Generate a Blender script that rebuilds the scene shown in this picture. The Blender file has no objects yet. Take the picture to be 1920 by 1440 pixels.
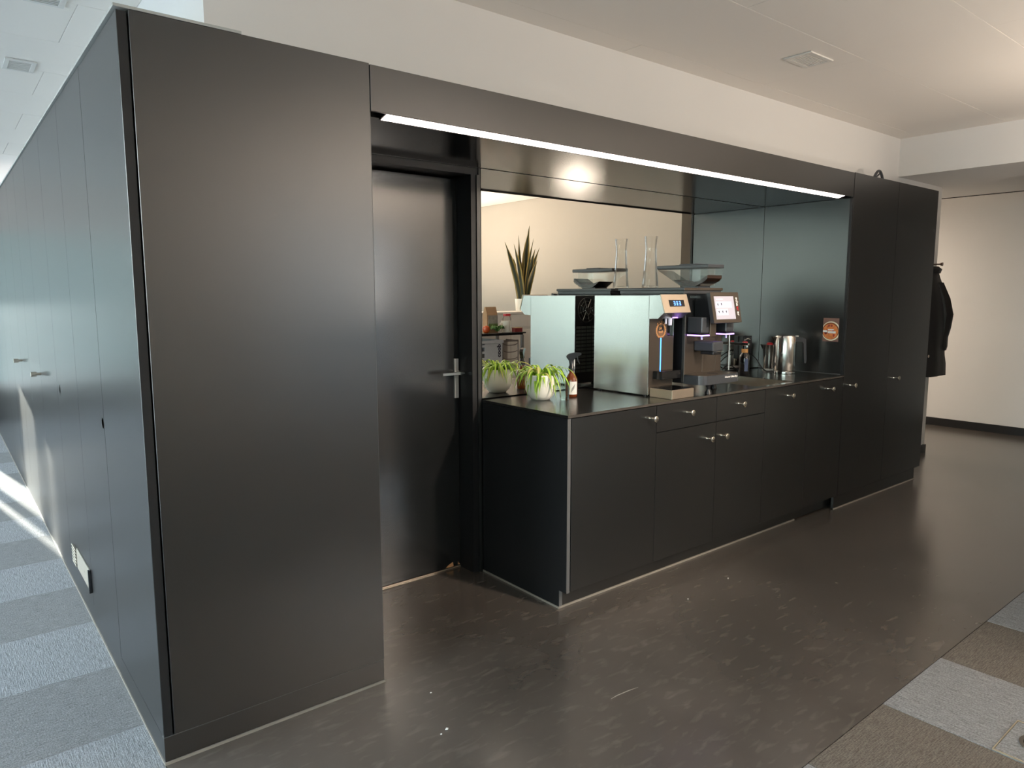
import bpy, bmesh, math, random
from mathutils import Vector, Matrix
random.seed(7)
S = bpy.context.scene
COL = S.collection
PI = math.pi

# ------------------------------------------------------------------ camera
CAM = Vector((-0.4531, -2.2796, 1.4545))
yaw, pitch, roll = 0.8902, -0.1242, -0.0015
fw = Vector((math.cos(yaw)*math.cos(pitch), math.sin(yaw)*math.cos(pitch), math.sin(pitch)))
rt = fw.cross(Vector((0, 0, 1))).normalized()
up = rt.cross(fw)
rt, up = rt*math.cos(roll)+up*math.sin(roll), up*math.cos(roll)-rt*math.sin(roll)
cd = bpy.data.cameras.new('camera')
cd.sensor_width = 36.0
cd.lens = 1334.08/1920*36
cd.clip_start = 0.05
cam = bpy.data.objects.new('camera', cd)
m3 = Matrix((rt, up, -fw)).transposed()
cam.matrix_world = Matrix.Translation(CAM) @ m3.to_4x4()
COL.objects.link(cam)
S.camera = cam

# ------------------------------------------------------------------ world, sun, exposure
S.view_settings.view_transform = 'Standard'
S.view_settings.look = 'None'
S.view_settings.gamma = 1.0
S.view_settings.use_curve_mapping = False
S.view_settings.exposure = 0.0
S.cycles.use_denoising = True
S.cycles.max_bounces = 10
S.cycles.diffuse_bounces = 6
S.cycles.glossy_bounces = 6
S.cycles.transparent_max_bounces = 16
S.cycles.sample_clamp_indirect = 6.0

SKY_STRENGTH = 15.5
w = bpy.data.worlds.new('sky')
S.world = w
w.use_nodes = True
nt = w.node_tree
nt.nodes.clear()
tc = nt.nodes.new('ShaderNodeTexCoord')
sx = nt.nodes.new('ShaderNodeSeparateXYZ')
rp = nt.nodes.new('ShaderNodeValToRGB')
mr = nt.nodes.new('ShaderNodeMapRange')
bg = nt.nodes.new('ShaderNodeBackground')
wo = nt.nodes.new('ShaderNodeOutputWorld')
mr.inputs['From Min'].default_value = -1
mr.inputs['From Max'].default_value = 1
nt.links.new(tc.outputs['Generated'], sx.inputs[0])
nt.links.new(sx.outputs['Z'], mr.inputs['Value'])
nt.links.new(mr.outputs['Result'], rp.inputs['Fac'])
e = rp.color_ramp.elements
e[0].position = 0.0
e[0].color = (0.14, 0.14, 0.13, 1)
e[1].position = 1.0
e[1].color = (0.36, 0.58, 0.95, 1)
a = e.new(0.49); a.color = (0.26, 0.27, 0.27, 1)
a = e.new(0.51); a.color = (0.90, 0.945, 0.96, 1)
a = e.new(0.60); a.color = (0.84, 0.92, 0.97, 1)
nt.links.new(rp.outputs['Color'], bg.inputs['Color'])
bg.inputs['Strength'].default_value = SKY_STRENGTH
nt.links.new(bg.outputs[0], wo.inputs[0])

sd = bpy.data.lights.new('sun', 'SUN')
sd.energy = 40.0
sd.angle = 0.009
sd.color = (1.0, 0.94, 0.86)
so = bpy.data.objects.new('sun', sd)
so.rotation_euler = Vector((0.15, -1.0, -0.13)).to_track_quat('-Z', 'Y').to_euler()
so.location = (-9, 4, 6)
COL.objects.link(so)


def area(name, loc, direction, sx_, sy_, power, color, portal=False):
    d = bpy.data.lights.new(name, 'AREA')
    d.shape = 'RECTANGLE'
    d.size, d.size_y = sx_, sy_
    d.energy = power
    d.color = color
    if portal:
        d.cycles.is_portal = True
    o = bpy.data.objects.new(name, d)
    o.location = loc
    o.rotation_euler = Vector(direction).to_track_quat('-Z', 'Y').to_euler()
    COL.objects.link(o)
    return o


# added unseen fill lamps: uplights opposite the kitchen, a niche spot, a corridor lamp
WARM = (1.0, 0.80, 0.58)
area('fill_uplight', (3.5, -4.4, 1.30), (0, 0, 1), 0.5, 0.5, 270, (1.0, 0.86, 0.72))  # uplight added to warm the ceiling and the panel reflections
area('fill_uplight', (4.5, -1.55, 1.55), (0, 0, 1), 0.4, 0.4, 12, (1.0, 0.86, 0.72))  # uplight added to brighten the sideboard
spd = bpy.data.lights.new('niche_fill_spot', 'SPOT')  # unseen spot added to brighten the plant pot and niche
spd.energy = 620
spd.color = (1.0, 0.86, 0.70)
spd.spot_size = math.radians(44)
spd.spot_blend = 0.8
spd.shadow_soft_size = 0.08
spo = bpy.data.objects.new('niche_fill_spot', spd)
spo.location = (2.55, -3.0, 2.66)
spo.rotation_euler = (Vector((2.3, 0.3, 1.0))-Vector((2.55, -3.0, 2.66))).to_track_quat('-Z', 'Y').to_euler()
COL.objects.link(spo)
area('corridor_fill', (7.0, 2.4, 2.34), (0, 0, -1), 0.6, 1.2, 56, (1.0, 0.86, 0.70))  # hidden lamp added to light the corridor

# ------------------------------------------------------------------ materials
MATS = {}


def mat(name, color, rough=0.5, metal=0.0, ior=1.5, noise=0.0, nscale=40.0, bump=0.0, bscale=200.0,
        emit=None, estr=0.0, trans=0.0, coat=0.0, rnoise=0.0, stretch=None, alpha=1.0, aniso=0.0):
    if name in MATS:
        return MATS[name]
    m = bpy.data.materials.new(name)
    m.use_nodes = True
    n = m.node_tree
    b = n.nodes['Principled BSDF']
    b.inputs['Base Color'].default_value = (*color, 1)
    b.inputs['Roughness'].default_value = rough
    b.inputs['Metallic'].default_value = metal
    b.inputs['IOR'].default_value = ior
    b.inputs['Transmission Weight'].default_value = trans
    b.inputs['Coat Weight'].default_value = coat
    if aniso:
        b.inputs['Anisotropic'].default_value = aniso
    if emit:
        b.inputs['Emission Color'].default_value = (*emit, 1)
        b.inputs['Emission Strength'].default_value = estr
    if noise or bump or rnoise:
        t = n.nodes.new('ShaderNodeTexCoord')
        mp = n.nodes.new('ShaderNodeMapping')
        n.links.new(t.outputs['Object'], mp.inputs[0])
        if stretch:
            mp.inputs['Scale'].default_value = stretch
        if noise or rnoise:
            x = n.nodes.new('ShaderNodeTexNoise')
            x.inputs['Scale'].default_value = nscale
            x.inputs['Detail'].default_value = 4
            n.links.new(mp.outputs[0], x.inputs['Vector'])
            if noise:
                hs = n.nodes.new('ShaderNodeMapRange')
                hs.inputs['To Min'].default_value = 1-noise
                hs.inputs['To Max'].default_value = 1+noise
                n.links.new(x.outputs['Fac'], hs.inputs['Value'])
                mx = n.nodes.new('ShaderNodeVectorMath')
                mx.operation = 'SCALE'
                mx.inputs[0].default_value = color
                n.links.new(hs.outputs[0], mx.inputs['Scale'])
                n.links.new(mx.outputs[0], b.inputs['Base Color'])
            if rnoise:
                hr = n.nodes.new('ShaderNodeMapRange')
                hr.inputs['To Min'].default_value = max(0.02, rough-rnoise)
                hr.inputs['To Max'].default_value = rough+rnoise
                n.links.new(x.outputs['Fac'], hr.inputs['Value'])
                n.links.new(hr.outputs[0], b.inputs['Roughness'])
        if bump:
            y = n.nodes.new('ShaderNodeTexNoise')
            y.inputs['Scale'].default_value = bscale
            y.inputs['Detail'].default_value = 3
            n.links.new(mp.outputs[0], y.inputs['Vector'])
            bp = n.nodes.new('ShaderNodeBump')
            bp.inputs['Strength'].default_value = bump
            bp.inputs['Distance'].default_value = 0.002
            n.links.new(y.outputs['Fac'], bp.inputs['Height'])
            n.links.new(bp.outputs[0], b.inputs['Normal'])
    MATS[name] = m
    return m


def glass(name, color, refl=1.0):
    """thin clear glass: see-through with a Fresnel sheen"""
    if name in MATS:
        return MATS[name]
    m = bpy.data.materials.new(name)
    m.use_nodes = True
    n = m.node_tree
    n.nodes.clear()
    o = n.nodes.new('ShaderNodeOutputMaterial')
    t = n.nodes.new('ShaderNodeBsdfTransparent')
    t.inputs[0].default_value = (*color, 1)
    g = n.nodes.new('ShaderNodeBsdfGlossy')
    g.inputs['Roughness'].default_value = 0.03
    f = n.nodes.new('ShaderNodeLayerWeight')
    f.inputs['Blend'].default_value = 0.25
    ml = n.nodes.new('ShaderNodeMath')
    ml.operation = 'MULTIPLY'
    ml.inputs[1].default_value = refl
    mx = n.nodes.new('ShaderNodeMixShader')
    n.links.new(f.outputs['Fresnel'], ml.inputs[0])
    n.links.new(ml.outputs[0], mx.inputs[0])
    n.links.new(t.outputs[0], mx.inputs[1])
    n.links.new(g.outputs[0], mx.inputs[2])
    n.links.new(mx.outputs[0], o.inputs[0])
    MATS[name] = m
    return m


LAM = mat('black_laminate', (0.006, 0.0059, 0.006), 0.29, ior=1.9, noise=0.10, nscale=1.5)
LAMD = mat('black_laminate_edge', (0.010, 0.010, 0.011), 0.45, ior=1.45, noise=0.1, nscale=5)
LAME = mat('grey_edge_band', (0.10, 0.10, 0.10), 0.4, noise=0.1, nscale=20)
LACQ = mat('black_lacquer', (0.010, 0.010, 0.010), 0.20, ior=1.95, noise=0.1, nscale=4, rnoise=0.03)
SOFM = mat('black_soffit', (0.012, 0.012, 0.012), 0.16, ior=1.75, noise=0.1, nscale=4)
TOPM = mat('black_worktop', (0.014, 0.013, 0.012), 0.22, ior=1.7, noise=0.15, nscale=30, rnoise=0.04)
SEAL = mat('grey_floor_seal', (0.24, 0.21, 0.18), 0.6, noise=0.2, nscale=15)
WALL = mat('white_plaster', (0.74, 0.72, 0.70), 0.85, noise=0.02, nscale=2, bump=0.05, bscale=300)
WALLB = mat('warm_beige_plaster', (0.37, 0.345, 0.30), 0.85, noise=0.02, nscale=2)
CEIL = mat('white_metal_ceiling', (0.82, 0.775, 0.73), 0.6, noise=0.02, nscale=2)
BASEB = mat('black_skirting', (0.008, 0.008, 0.009), 0.4, noise=0.1)
STEEL = mat('brushed_steel', (0.54, 0.55, 0.54), 0.27, 1.0, noise=0.06, nscale=14, stretch=(8, 8, 0.5))
STEELK = mat('bright_brushed_steel', (0.78, 0.75, 0.70), 0.19, 1.0, noise=0.05, nscale=14, stretch=(8, 8, 0.5))
STEELP = mat('polished_steel', (0.70, 0.69, 0.66), 0.14, 1.0, noise=0.04, nscale=10)
KNOBM = mat('brushed_nickel', (0.78, 0.72, 0.62), 0.24, 1.0, noise=0.04, nscale=60)
MIRR = mat('mirror_glass', (0.90, 0.885, 0.85), 0.0, 1.0, noise=0.005, nscale=2)
BPLA = mat('black_plastic', (0.010, 0.010, 0.012), 0.32, noise=0.1, nscale=60)
BGLS = mat('black_gloss', (0.008, 0.008, 0.009), 0.10, noise=0.1, nscale=30)
GREYP = mat('anthracite_plastic', (0.045, 0.048, 0.055), 0.30, noise=0.08, nscale=60)
BRNZ = mat('bronze_metal', (0.165, 0.135, 0.112), 0.32, 0.85, noise=0.05, nscale=80)
BRUSHB = mat('champagne_steel', (0.76, 0.63, 0.50), 0.40, 1.0, noise=0.05, nscale=20)
CERAM = mat('white_ceramic', (0.90, 0.86, 0.77), 0.35, noise=0.03, nscale=8)
SOIL = mat('potting_soil', (0.03, 0.02, 0.012), 0.9, noise=0.5, nscale=120, bump=0.5, bscale=150)
CLEAR = glass('clear_glass', (0.985, 0.985, 0.98), 0.55)
ACRY = glass('clear_acrylic', (0.95, 0.96, 0.955), 0.6)
GREENG = glass('green_tint_glass', (0.93, 0.97, 0.945), 0.7)
PANET = glass('dimming_glass', (0.58, 0.63, 0.605), 0.5)  # added tint that dims daylight through the left windows
PANEF = glass('front_window_glass', (0.46, 0.485, 0.50), 0.6)  # tint added to weaken the daylight from the front window
PANE = glass('window_glass', (0.94, 0.97, 0.955), 0.8)
AMBER = mat('amber_glass', (0.16, 0.035, 0.008), 0.08, noise=0.1, nscale=10, coat=0.5)
DARKG = mat('dark_glass', (0.008, 0.007, 0.008), 0.06, noise=0.1, coat=0.5)
PAPER = mat('white_paper', (0.78, 0.76, 0.73), 0.7, noise=0.03, nscale=40)
CREAM = mat('cream_print', (0.85, 0.77, 0.60), 0.7, noise=0.05, nscale=40)
WHITEP = mat('white_plastic', (0.78, 0.77, 0.75), 0.4, noise=0.02)
REDP = mat('red_plastic', (0.50, 0.02, 0.03), 0.3, noise=0.05)
LEDW = mat('warm_led_diffuser', (0.9, 0.85, 0.8), 0.4, emit=(1.0, 0.84, 0.76), estr=6.0, noise=0.02)
LEDP = mat('purple_led', (0.5, 0.3, 0.8), 0.4, emit=(0.55, 0.28, 1.0), estr=3.2, noise=0.02)
LEDB = mat('blue_led', (0.1, 0.3, 0.9), 0.4, emit=(0.06, 0.30, 1.0), estr=2.6, noise=0.02)
LEDD = mat('blue_digits', (0.1, 0.3, 0.9), 0.4, emit=(0.12, 0.32, 1.0), estr=2.2, noise=0.02)
SCRN = mat('screen_lit', (0.3, 0.28, 0.3), 0.2, emit=(0.60, 0.54, 0.62), estr=0.62, noise=0.02)
SCRT = mat('screen_tile', (0.3, 0.3, 0.3), 0.2, emit=(0.78, 0.74, 0.98), estr=0.78, noise=0.02)
SCRW = mat('screen_white', (0.5, 0.5, 0.5), 0.2, emit=(1, 0.98, 1.0), estr=0.95, noise=0.02)
SCRK = mat('screen_icon', (0.06, 0.05, 0.07), 0.2, noise=0.02)
GOLD = mat('copper_print', (0.62, 0.30, 0.12), 0.45, noise=0.1, nscale=60)
TEXTW = mat('white_lettering', (0.80, 0.78, 0.76), 0.5, noise=0.02)
FROST = mat('lilac_white', (0.6, 0.6, 0.75), 0.5, noise=0.03)


def leafmat(name, edge, mid, power=1.0):
    m = bpy.data.materials.new(name)
    m.use_nodes = True
    n = m.node_tree
    b = n.nodes['Principled BSDF']
    b.inputs['Roughness'].default_value = 0.42
    uv = n.nodes.new('ShaderNodeUVMap')
    s = n.nodes.new('ShaderNodeSeparateXYZ')
    r = n.nodes.new('ShaderNodeValToRGB')
    n.links.new(uv.outputs[0], s.inputs[0])
    n.links.new(s.outputs['X'], r.inputs['Fac'])
    el = r.color_ramp.elements
    el[0].position = 0.12
    el[0].color = (*edge, 1)
    el[1].position = 0.88
    el[1].color = (*edge, 1)
    for p in (0.30, 0.70):
        q = el.new(p)
        q.color = (*mid, 1)
    ns = n.nodes.new('ShaderNodeTexNoise')
    ns.inputs['Scale'].default_value = 30
    h = n.nodes.new('ShaderNodeHueSaturation')
    mrn = n.nodes.new('ShaderNodeMapRange')
    mrn.inputs['To Min'].default_value = 0.7
    mrn.inputs['To Max'].default_value = 1.3
    n.links.new(ns.outputs['Fac'], mrn.inputs['Value'])
    n.links.new(mrn.outputs[0], h.inputs['Value'])
    n.links.new(r.outputs[0], h.inputs['Color'])
    n.links.new(h.outputs[0], b.inputs['Base Color'])
    return m


SPID = leafmat('spider_leaf', (0.13, 0.34, 0.012), (0.46, 0.64, 0.07))
SPID2 = leafmat('spider_leaf_dry', (0.36, 0.34, 0.08), (0.60, 0.55, 0.20))
SNAK = leafmat('snake_leaf', (0.28, 0.20, 0.05), (0.018, 0.028, 0.012))


def carpet(name, c1, c2, along):
    m = bpy.data.materials.new(name)
    m.use_nodes = True
    n = m.node_tree
    b = n.nodes['Principled BSDF']
    b.inputs['Roughness'].default_value = 0.95
    b.inputs['Specular IOR Level'].default_value = 0.15
    t = n.nodes.new('ShaderNodeTexCoord')
    mp = n.nodes.new('ShaderNodeMapping')
    mp.inputs['Scale'].default_value = (4, 60, 60) if along == 'x' else (60, 4, 60)
    n.links.new(t.outputs['Object'], mp.inputs[0])
    x1 = n.nodes.new('ShaderNodeTexNoise')
    x1.inputs['Scale'].default_value = 5
    x1.inputs['Detail'].default_value = 5
    n.links.new(mp.outputs[0], x1.inputs['Vector'])
    x2 = n.nodes.new('ShaderNodeTexNoise')
    x2.inputs['Scale'].default_value = 170
    x2.inputs['Detail'].default_value = 4
    n.links.new(t.outputs['Object'], x2.inputs['Vector'])
    ad = n.nodes.new('ShaderNodeMath')
    ad.operation = 'ADD'
    n.links.new(x1.outputs['Fac'], ad.inputs[0])
    n.links.new(x2.outputs['Fac'], ad.inputs[1])
    r = n.nodes.new('ShaderNodeValToRGB')
    r.color_ramp.elements[0].position = 0.38
    r.color_ramp.elements[0].color = (*c1, 1)
    r.color_ramp.elements[1].position = 0.62
    r.color_ramp.elements[1].color = (*c2, 1)
    hv = n.nodes.new('ShaderNodeMath')
    hv.operation = 'MULTIPLY'
    hv.inputs[1].default_value = 0.5
    n.links.new(ad.outputs[0], hv.inputs[0])
    n.links.new(hv.outputs[0], r.inputs['Fac'])
    n.links.new(r.outputs[0], b.inputs['Base Color'])
    bp = n.nodes.new('ShaderNodeBump')
    bp.inputs['Strength'].default_value = 0.6
    bp.inputs['Distance'].default_value = 0.003
    n.links.new(ad.outputs[0], bp.inputs['Height'])
    n.links.new(bp.outputs[0], b.inputs['Normal'])
    return m


CARP = [carpet('carpet_grey_lines', (0.15, 0.148, 0.15), (0.33, 0.33, 0.335), 'y'),
        carpet('carpet_taupe_lines', (0.092, 0.078, 0.066), (0.20, 0.175, 0.15), 'x'),
        carpet('carpet_mid_grey_lines', (0.118, 0.115, 0.113), (0.262, 0.257, 0.252), 'x')]


def floormat():
    m = bpy.data.materials.new('dark_polished_screed')
    m.use_nodes = True
    n = m.node_tree
    b = n.nodes['Principled BSDF']
    b.inputs['IOR'].default_value = 2.05
    t = n.nodes.new('ShaderNodeTexCoord')
    a1 = n.nodes.new('ShaderNodeTexNoise')
    a1.inputs['Scale'].default_value = 1.6
    a1.inputs['Detail'].default_value = 6
    n.links.new(t.outputs['Object'], a1.inputs['Vector'])
    mp = n.nodes.new('ShaderNodeMapping')
    mp.inputs['Rotation'].default_value = (0, 0, 0.6)
    mp.inputs['Scale'].default_value = (2, 6, 1)
    n.links.new(t.outputs['Object'], mp.inputs[0])
    a2 = n.nodes.new('ShaderNodeTexNoise')
    a2.inputs['Scale'].default_value = 5.0
    a2.inputs['Detail'].default_value = 10
    a2.inputs['Distortion'].default_value = 0.5
    n.links.new(mp.outputs[0], a2.inputs['Vector'])
    r = n.nodes.new('ShaderNodeValToRGB')
    r.color_ramp.elements[0].position = 0.35
    r.color_ramp.elements[0].color = (0.072, 0.061, 0.052, 1)
    r.color_ramp.elements[1].position = 0.70
    r.color_ramp.elements[1].color = (0.105, 0.090, 0.078, 1)
    n.links.new(a1.outputs['Fac'], r.inputs['Fac'])
    sc = n.nodes.new('ShaderNodeValToRGB')
    sc.color_ramp.elements[0].position = 0.54
    sc.color_ramp.elements[0].color = (0, 0, 0, 1)
    sc.color_ramp.elements[1].position = 0.74
    sc.color_ramp.elements[1].color = (0.036, 0.033, 0.029, 1)
    n.links.new(a2.outputs['Fac'], sc.inputs['Fac'])
    ad = n.nodes.new('ShaderNodeVectorMath')
    n.links.new(r.outputs[0], ad.inputs[0])
    n.links.new(sc.outputs[0], ad.inputs[1])
    n.links.new(ad.outputs[0], b.inputs['Base Color'])
    rr = n.nodes.new('ShaderNodeMapRange')
    rr.inputs['To Min'].default_value = 0.19
    rr.inputs['To Max'].default_value = 0.25
    n.links.new(a1.outputs['Fac'], rr.inputs['Value'])
    n.links.new(rr.outputs[0], b.inputs['Roughness'])
    return m


FLOOR = floormat()

# ------------------------------------------------------------------ mesh helpers


def bx(bm, x0, x1, y0, y1, z0, z1, bev=0.0, seg=1):
    r = bmesh.ops.create_cube(bm, size=1.0)
    vs = r['verts']
    for v in vs:
        v.co = Vector((x0+(v.co.x+.5)*(x1-x0), y0+(v.co.y+.5)*(y1-y0), z0+(v.co.z+.5)*(z1-z0)))
    if bev > 0:
        es = {e_ for v in vs for e_ in v.link_edges}
        bmesh.ops.bevel(bm, geom=list(es), offset=bev, segments=seg, affect='EDGES', profile=0.5)
    return bm


def box(x0, x1, y0, y1, z0, z1, bev=0.0, seg=1):
    return bx(bmesh.new(), x0, x1, y0, y1, z0, z1, bev, seg)


def cyl(bm, p0, p1, r0, r1=None, n=20, caps=True):
    r1 = r0 if r1 is None else r1
    p0, p1 = Vector(p0), Vector(p1)
    d = (p1-p0).normalized()
    u = d.orthogonal().normalized()
    v = d.cross(u)
    ra, rb = [], []
    for i in range(n):
        t = 2*PI*i/n
        o = u*math.cos(t)+v*math.sin(t)
        ra.append(bm.verts.new(p0+o*r0))
        rb.append(bm.verts.new(p1+o*r1))
    for i in range(n):
        j = (i+1) % n
        bm.faces.new((ra[i], ra[j], rb[j], rb[i]))
    if caps:
        bm.faces.new(ra[::-1])
        bm.faces.new(rb)
    return bm


def lathe(bm, cx, cy, prof, n=32, close_bottom=True, close_top=False, axis='z'):
    rings = []
    for r, z in prof:
        ring = []
        for i in range(n):
            t = 2*PI*i/n
            ring.append(bm.verts.new((cx+r*math.cos(t), cy+r*math.sin(t), z)))
        rings.append(ring)
    for a_, b_ in zip(rings, rings[1:]):
        for i in range(n):
            j = (i+1) % n
            bm.faces.new((a_[i], a_[j], b_[j], b_[i]))
    if close_bottom:
        bm.faces.new(rings[0][::-1])
    if close_top:
        bm.faces.new(rings[-1])
    return bm


def tube(bm, pts, r, n=8):
    pts = [Vector(p) for p in pts]
    rings = []
    u = None
    for i, p in enumerate(pts):
        d = (pts[min(i+1, len(pts)-1)]-pts[max(i-1, 0)]).normalized()
        if u is None:
            u = d.orthogonal().normalized()
        u = (u-d*u.dot(d)).normalized()
        v = d.cross(u)
        rr = r[i] if isinstance(r, (list, tuple)) else r
        rings.append([bm.verts.new(p+(u*math.cos(2*PI*k/n)+v*math.sin(2*PI*k/n))*rr) for k in range(n)])
    for a_, b_ in zip(rings, rings[1:]):
        for k in range(n):
            j = (k+1) % n
            bm.faces.new((a_[k], a_[j], b_[j], b_[k]))
    bm.faces.new(rings[0][::-1])
    bm.faces.new(rings[-1])
    return bm


def smooth_path(ctrl, n=24):
    """Catmull-Rom through control points"""
    c = [Vector(p) for p in ctrl]
    c = [c[0]*2-c[1]]+c+[c[-1]*2-c[-2]]
    out = []
    segs = len(c)-3
    for s in range(segs):
        p0, p1, p2, p3 = c[s:s+4]
        k = max(2, n//segs)
        for i in range(k):
            t = i/k
            out.append(0.5*((2*p1)+(p2-p0)*t+(2*p0-5*p1+4*p2-p3)*t*t+(3*p1-p0-3*p2+p3)*t**3))
    out.append(c[-2])
    return out


def prism(bm, poly, axis, a0, a1):
    """extrude a 2-D polygon along an axis; poly = list of (u, v)"""
    def P(u, v, t):
        if axis == 'x':
            return (t, u, v)
        if axis == 'y':
            return (u, t, v)
        return (u, v, t)
    A = [bm.verts.new(P(u, v, a0)) for u, v in poly]
    B = [bm.verts.new(P(u, v, a1)) for u, v in poly]
    n = len(poly)
    for i in range(n):
        j = (i+1) % n
        bm.faces.new((A[i], A[j], B[j], B[i]))
    bm.faces.new(A[::-1])
    bm.faces.new(B)
    bmesh.ops.recalc_face_normals(bm, faces=bm.faces)
    return bm


def rot(bm, ang, axis, centre):
    bmesh.ops.rotate(bm, verts=bm.verts, cent=Vector(centre), matrix=Matrix.Rotation(ang, 3, axis))
    return bm


def wl(o):
    p = Vector(o.location)
    while o.parent:
        o = o.parent
        p += Vector(o.location)
    return p


def link(name, bm, m, parent=None, origin=None, smooth=False, label=None):
    """one mesh object; coordinates in bm are world coordinates"""
    base = wl(parent) if parent else Vector(origin if origin else (0, 0, 0))
    bmesh.ops.translate(bm, verts=bm.verts, vec=-base)
    bmesh.ops.recalc_face_normals(bm, faces=bm.faces)
    me = bpy.data.meshes.new(name)
    bm.to_mesh(me)
    bm.free()
    if smooth:
        for p in me.polygons:
            p.use_smooth = True
        me.set_sharp_from_angle(angle=math.radians(38))
    for q in (m if isinstance(m, (list, tuple)) else [m]):
        me.materials.append(q)
    o = bpy.data.objects.new(name, me)
    if parent:
        o.parent = parent
    else:
        o.location = base
    if label:
        o['label'] = label
    COL.objects.link(o)
    return o


def tag(o, label, cat, group=None):
    o['label'] = label
    o['category'] = cat
    if group:
        o['group'] = group
    return o


def thing(name, label, cat, loc=(0, 0, 0), group=None):
    o = bpy.data.objects.new(name, None)
    o.empty_display_size = 0.05
    o.location = loc
    COL.objects.link(o)
    return tag(o, label, cat, group)


def struct(name, bm, m, parent=None, label=None):
    o = link(name, bm, m, parent)
    if not parent:
        o['kind'] = 'structure'
    if label:
        o['label'] = label
    return o


def text_mesh(name, body, size, M4, m, parent, depth=0.0004, bold=0.0):
    """flat lettering; M4 places local XY (text plane) in world space"""
    cu = bpy.data.curves.new(name, 'FONT')
    cu.body = body
    cu.size = size
    cu.align_x = 'CENTER'
    cu.align_y = 'CENTER'
    cu.extrude = depth
    cu.offset = bold
    cu.resolution_u = 2
    t = bpy.data.objects.new(name, cu)
    COL.objects.link(t)
    dg = bpy.context.evaluated_depsgraph_get()
    me = bpy.data.meshes.new_from_object(t.evaluated_get(dg))
    COL.objects.unlink(t)
    bpy.data.objects.remove(t)
    me.name = name
    me.transform(Matrix.Translation(-wl(parent)) @ M4)
    me.materials.clear()
    me.materials.append(m)
    o = bpy.data.objects.new(name, me)
    o.parent = parent
    COL.objects.link(o)
    return o


def basis(o, ux, uy):
    ux, uy = Vector(ux).normalized(), Vector(uy).normalized()
    uz = ux.cross(uy)
    return Matrix.Translation(Vector(o)) @ Matrix((ux, uy, uz)).transposed().to_4x4()


def plate(bm, o, ux, uy, x0, x1, y0, y1, t):
    """thin box in a tilted plane"""
    M = basis(o, ux, uy)
    r = bmesh.ops.create_cube(bm, size=1.0)
    for v in r['verts']:
        v.co = M @ Vector((x0+(v.co.x+.5)*(x1-x0), y0+(v.co.y+.5)*(y1-y0), (v.co.z+.5)*t))
    return bm


def disc(bm, o, ux, uy, r, t, n=28, r_in=0.0):
    M = basis(o, ux, uy)
    if r_in <= 0:
        a_ = [bm.verts.new(M @ Vector((r*math.cos(2*PI*i/n), r*math.sin(2*PI*i/n), 0))) for i in range(n)]
        b_ = [bm.verts.new(M @ Vector((r*math.cos(2*PI*i/n), r*math.sin(2*PI*i/n), t))) for i in range(n)]
        for i in range(n):
            bm.faces.new((a_[i], a_[(i+1) % n], b_[(i+1) % n], b_[i]))
        bm.faces.new(b_)
        bm.faces.new(a_[::-1])
        return bm
    R = []
    for rr, tt in ((r_in, 0), (r, 0), (r, t), (r_in, t)):
        R.append([bm.verts.new(M @ Vector((rr*math.cos(2*PI*i/n), rr*math.sin(2*PI*i/n), tt))) for i in range(n)])
    for k in range(4):
        p, q = R[k], R[(k+1) % 4]
        for i in range(n):
            bm.faces.new((p[i], p[(i+1) % n], q[(i+1) % n], q[i]))
    return bm


# ================================================================== THE SETTING
XL, XF, YF, YR, ZC = -2.6, 8.2, -6.5, 8.2, 2.698
KY = -1.257

floor = struct('floor', box(-2.84, 8.3, -6.6, 8.3, -0.20, -0.006), LAMD, label='floor slab of the open office')
struct('screed', box(0.0, XF, KY, 5.8, -0.006, 0.0), FLOOR, floor, label='dark polished smooth floor with light scuffs')
# plain carpet where single tiles cannot be seen
struct('carpet_field', bx(box(-2.6, -1.55, -6.5, 8.2, -0.006, -0.001), -1.55, 0, -6.5, -1.25, -0.006, -0.001), CARP[0], floor)
struct('carpet_field', bx(bx(box(0, 8.2, -6.5, KY-1.500, -0.006, -0.001), 4.68, 8.2, KY-1.500, KY, -0.006, -0.001),
                          0, 0.53, KY-1.500, KY, -0.006, -0.001), CARP[1], floor)
struct('carpet_field', box(-1.55, 0, 5.79, 8.2, -0.006, -0.001), CARP[0], floor)


def tile_mesh(sx_, sy_, m):
    bm = bmesh.new()
    bx(bm, -sx_/2, sx_/2, -sy_/2, sy_/2, -0.006, 0.0, 0.0015)
    me = bpy.data.meshes.new('carpet_tile')
    bmesh.ops.recalc_face_normals(bm, faces=bm.faces)
    bm.to_mesh(me)
    bm.free()
    me.materials.append(m)
    return me


TL = [tile_mesh(0.5145, 0.4985, c) for c in CARP]


def put_tile(me, x, y, z):
    o = bpy.data.objects.new('carpet_tile', me)
    o.parent = floor
    o.location = (x, y, z)
    COL.objects.link(o)


for j in range(-3, 11):          # left of the kitchen block
    for i in range(3):
        dark = (j % 2 == 0)
        put_tile(TL[2 if dark else 0], -0.258-0.516*i, 0.282+0.5*j+0.25, -0.0008-0.0006*((i*7+j*3) % 3))
for i in range(8):               # in front, right of the dark floor
    for j in range(3):
        put_tile(TL[(i+j) % 2 == 0], 0.79+0.517*i, KY-0.2505-0.500*j, 0.0002-0.0006*((i*5+j*2) % 3))
# i=3 -> x 2.34 : grey tile next to the floor box

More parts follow.
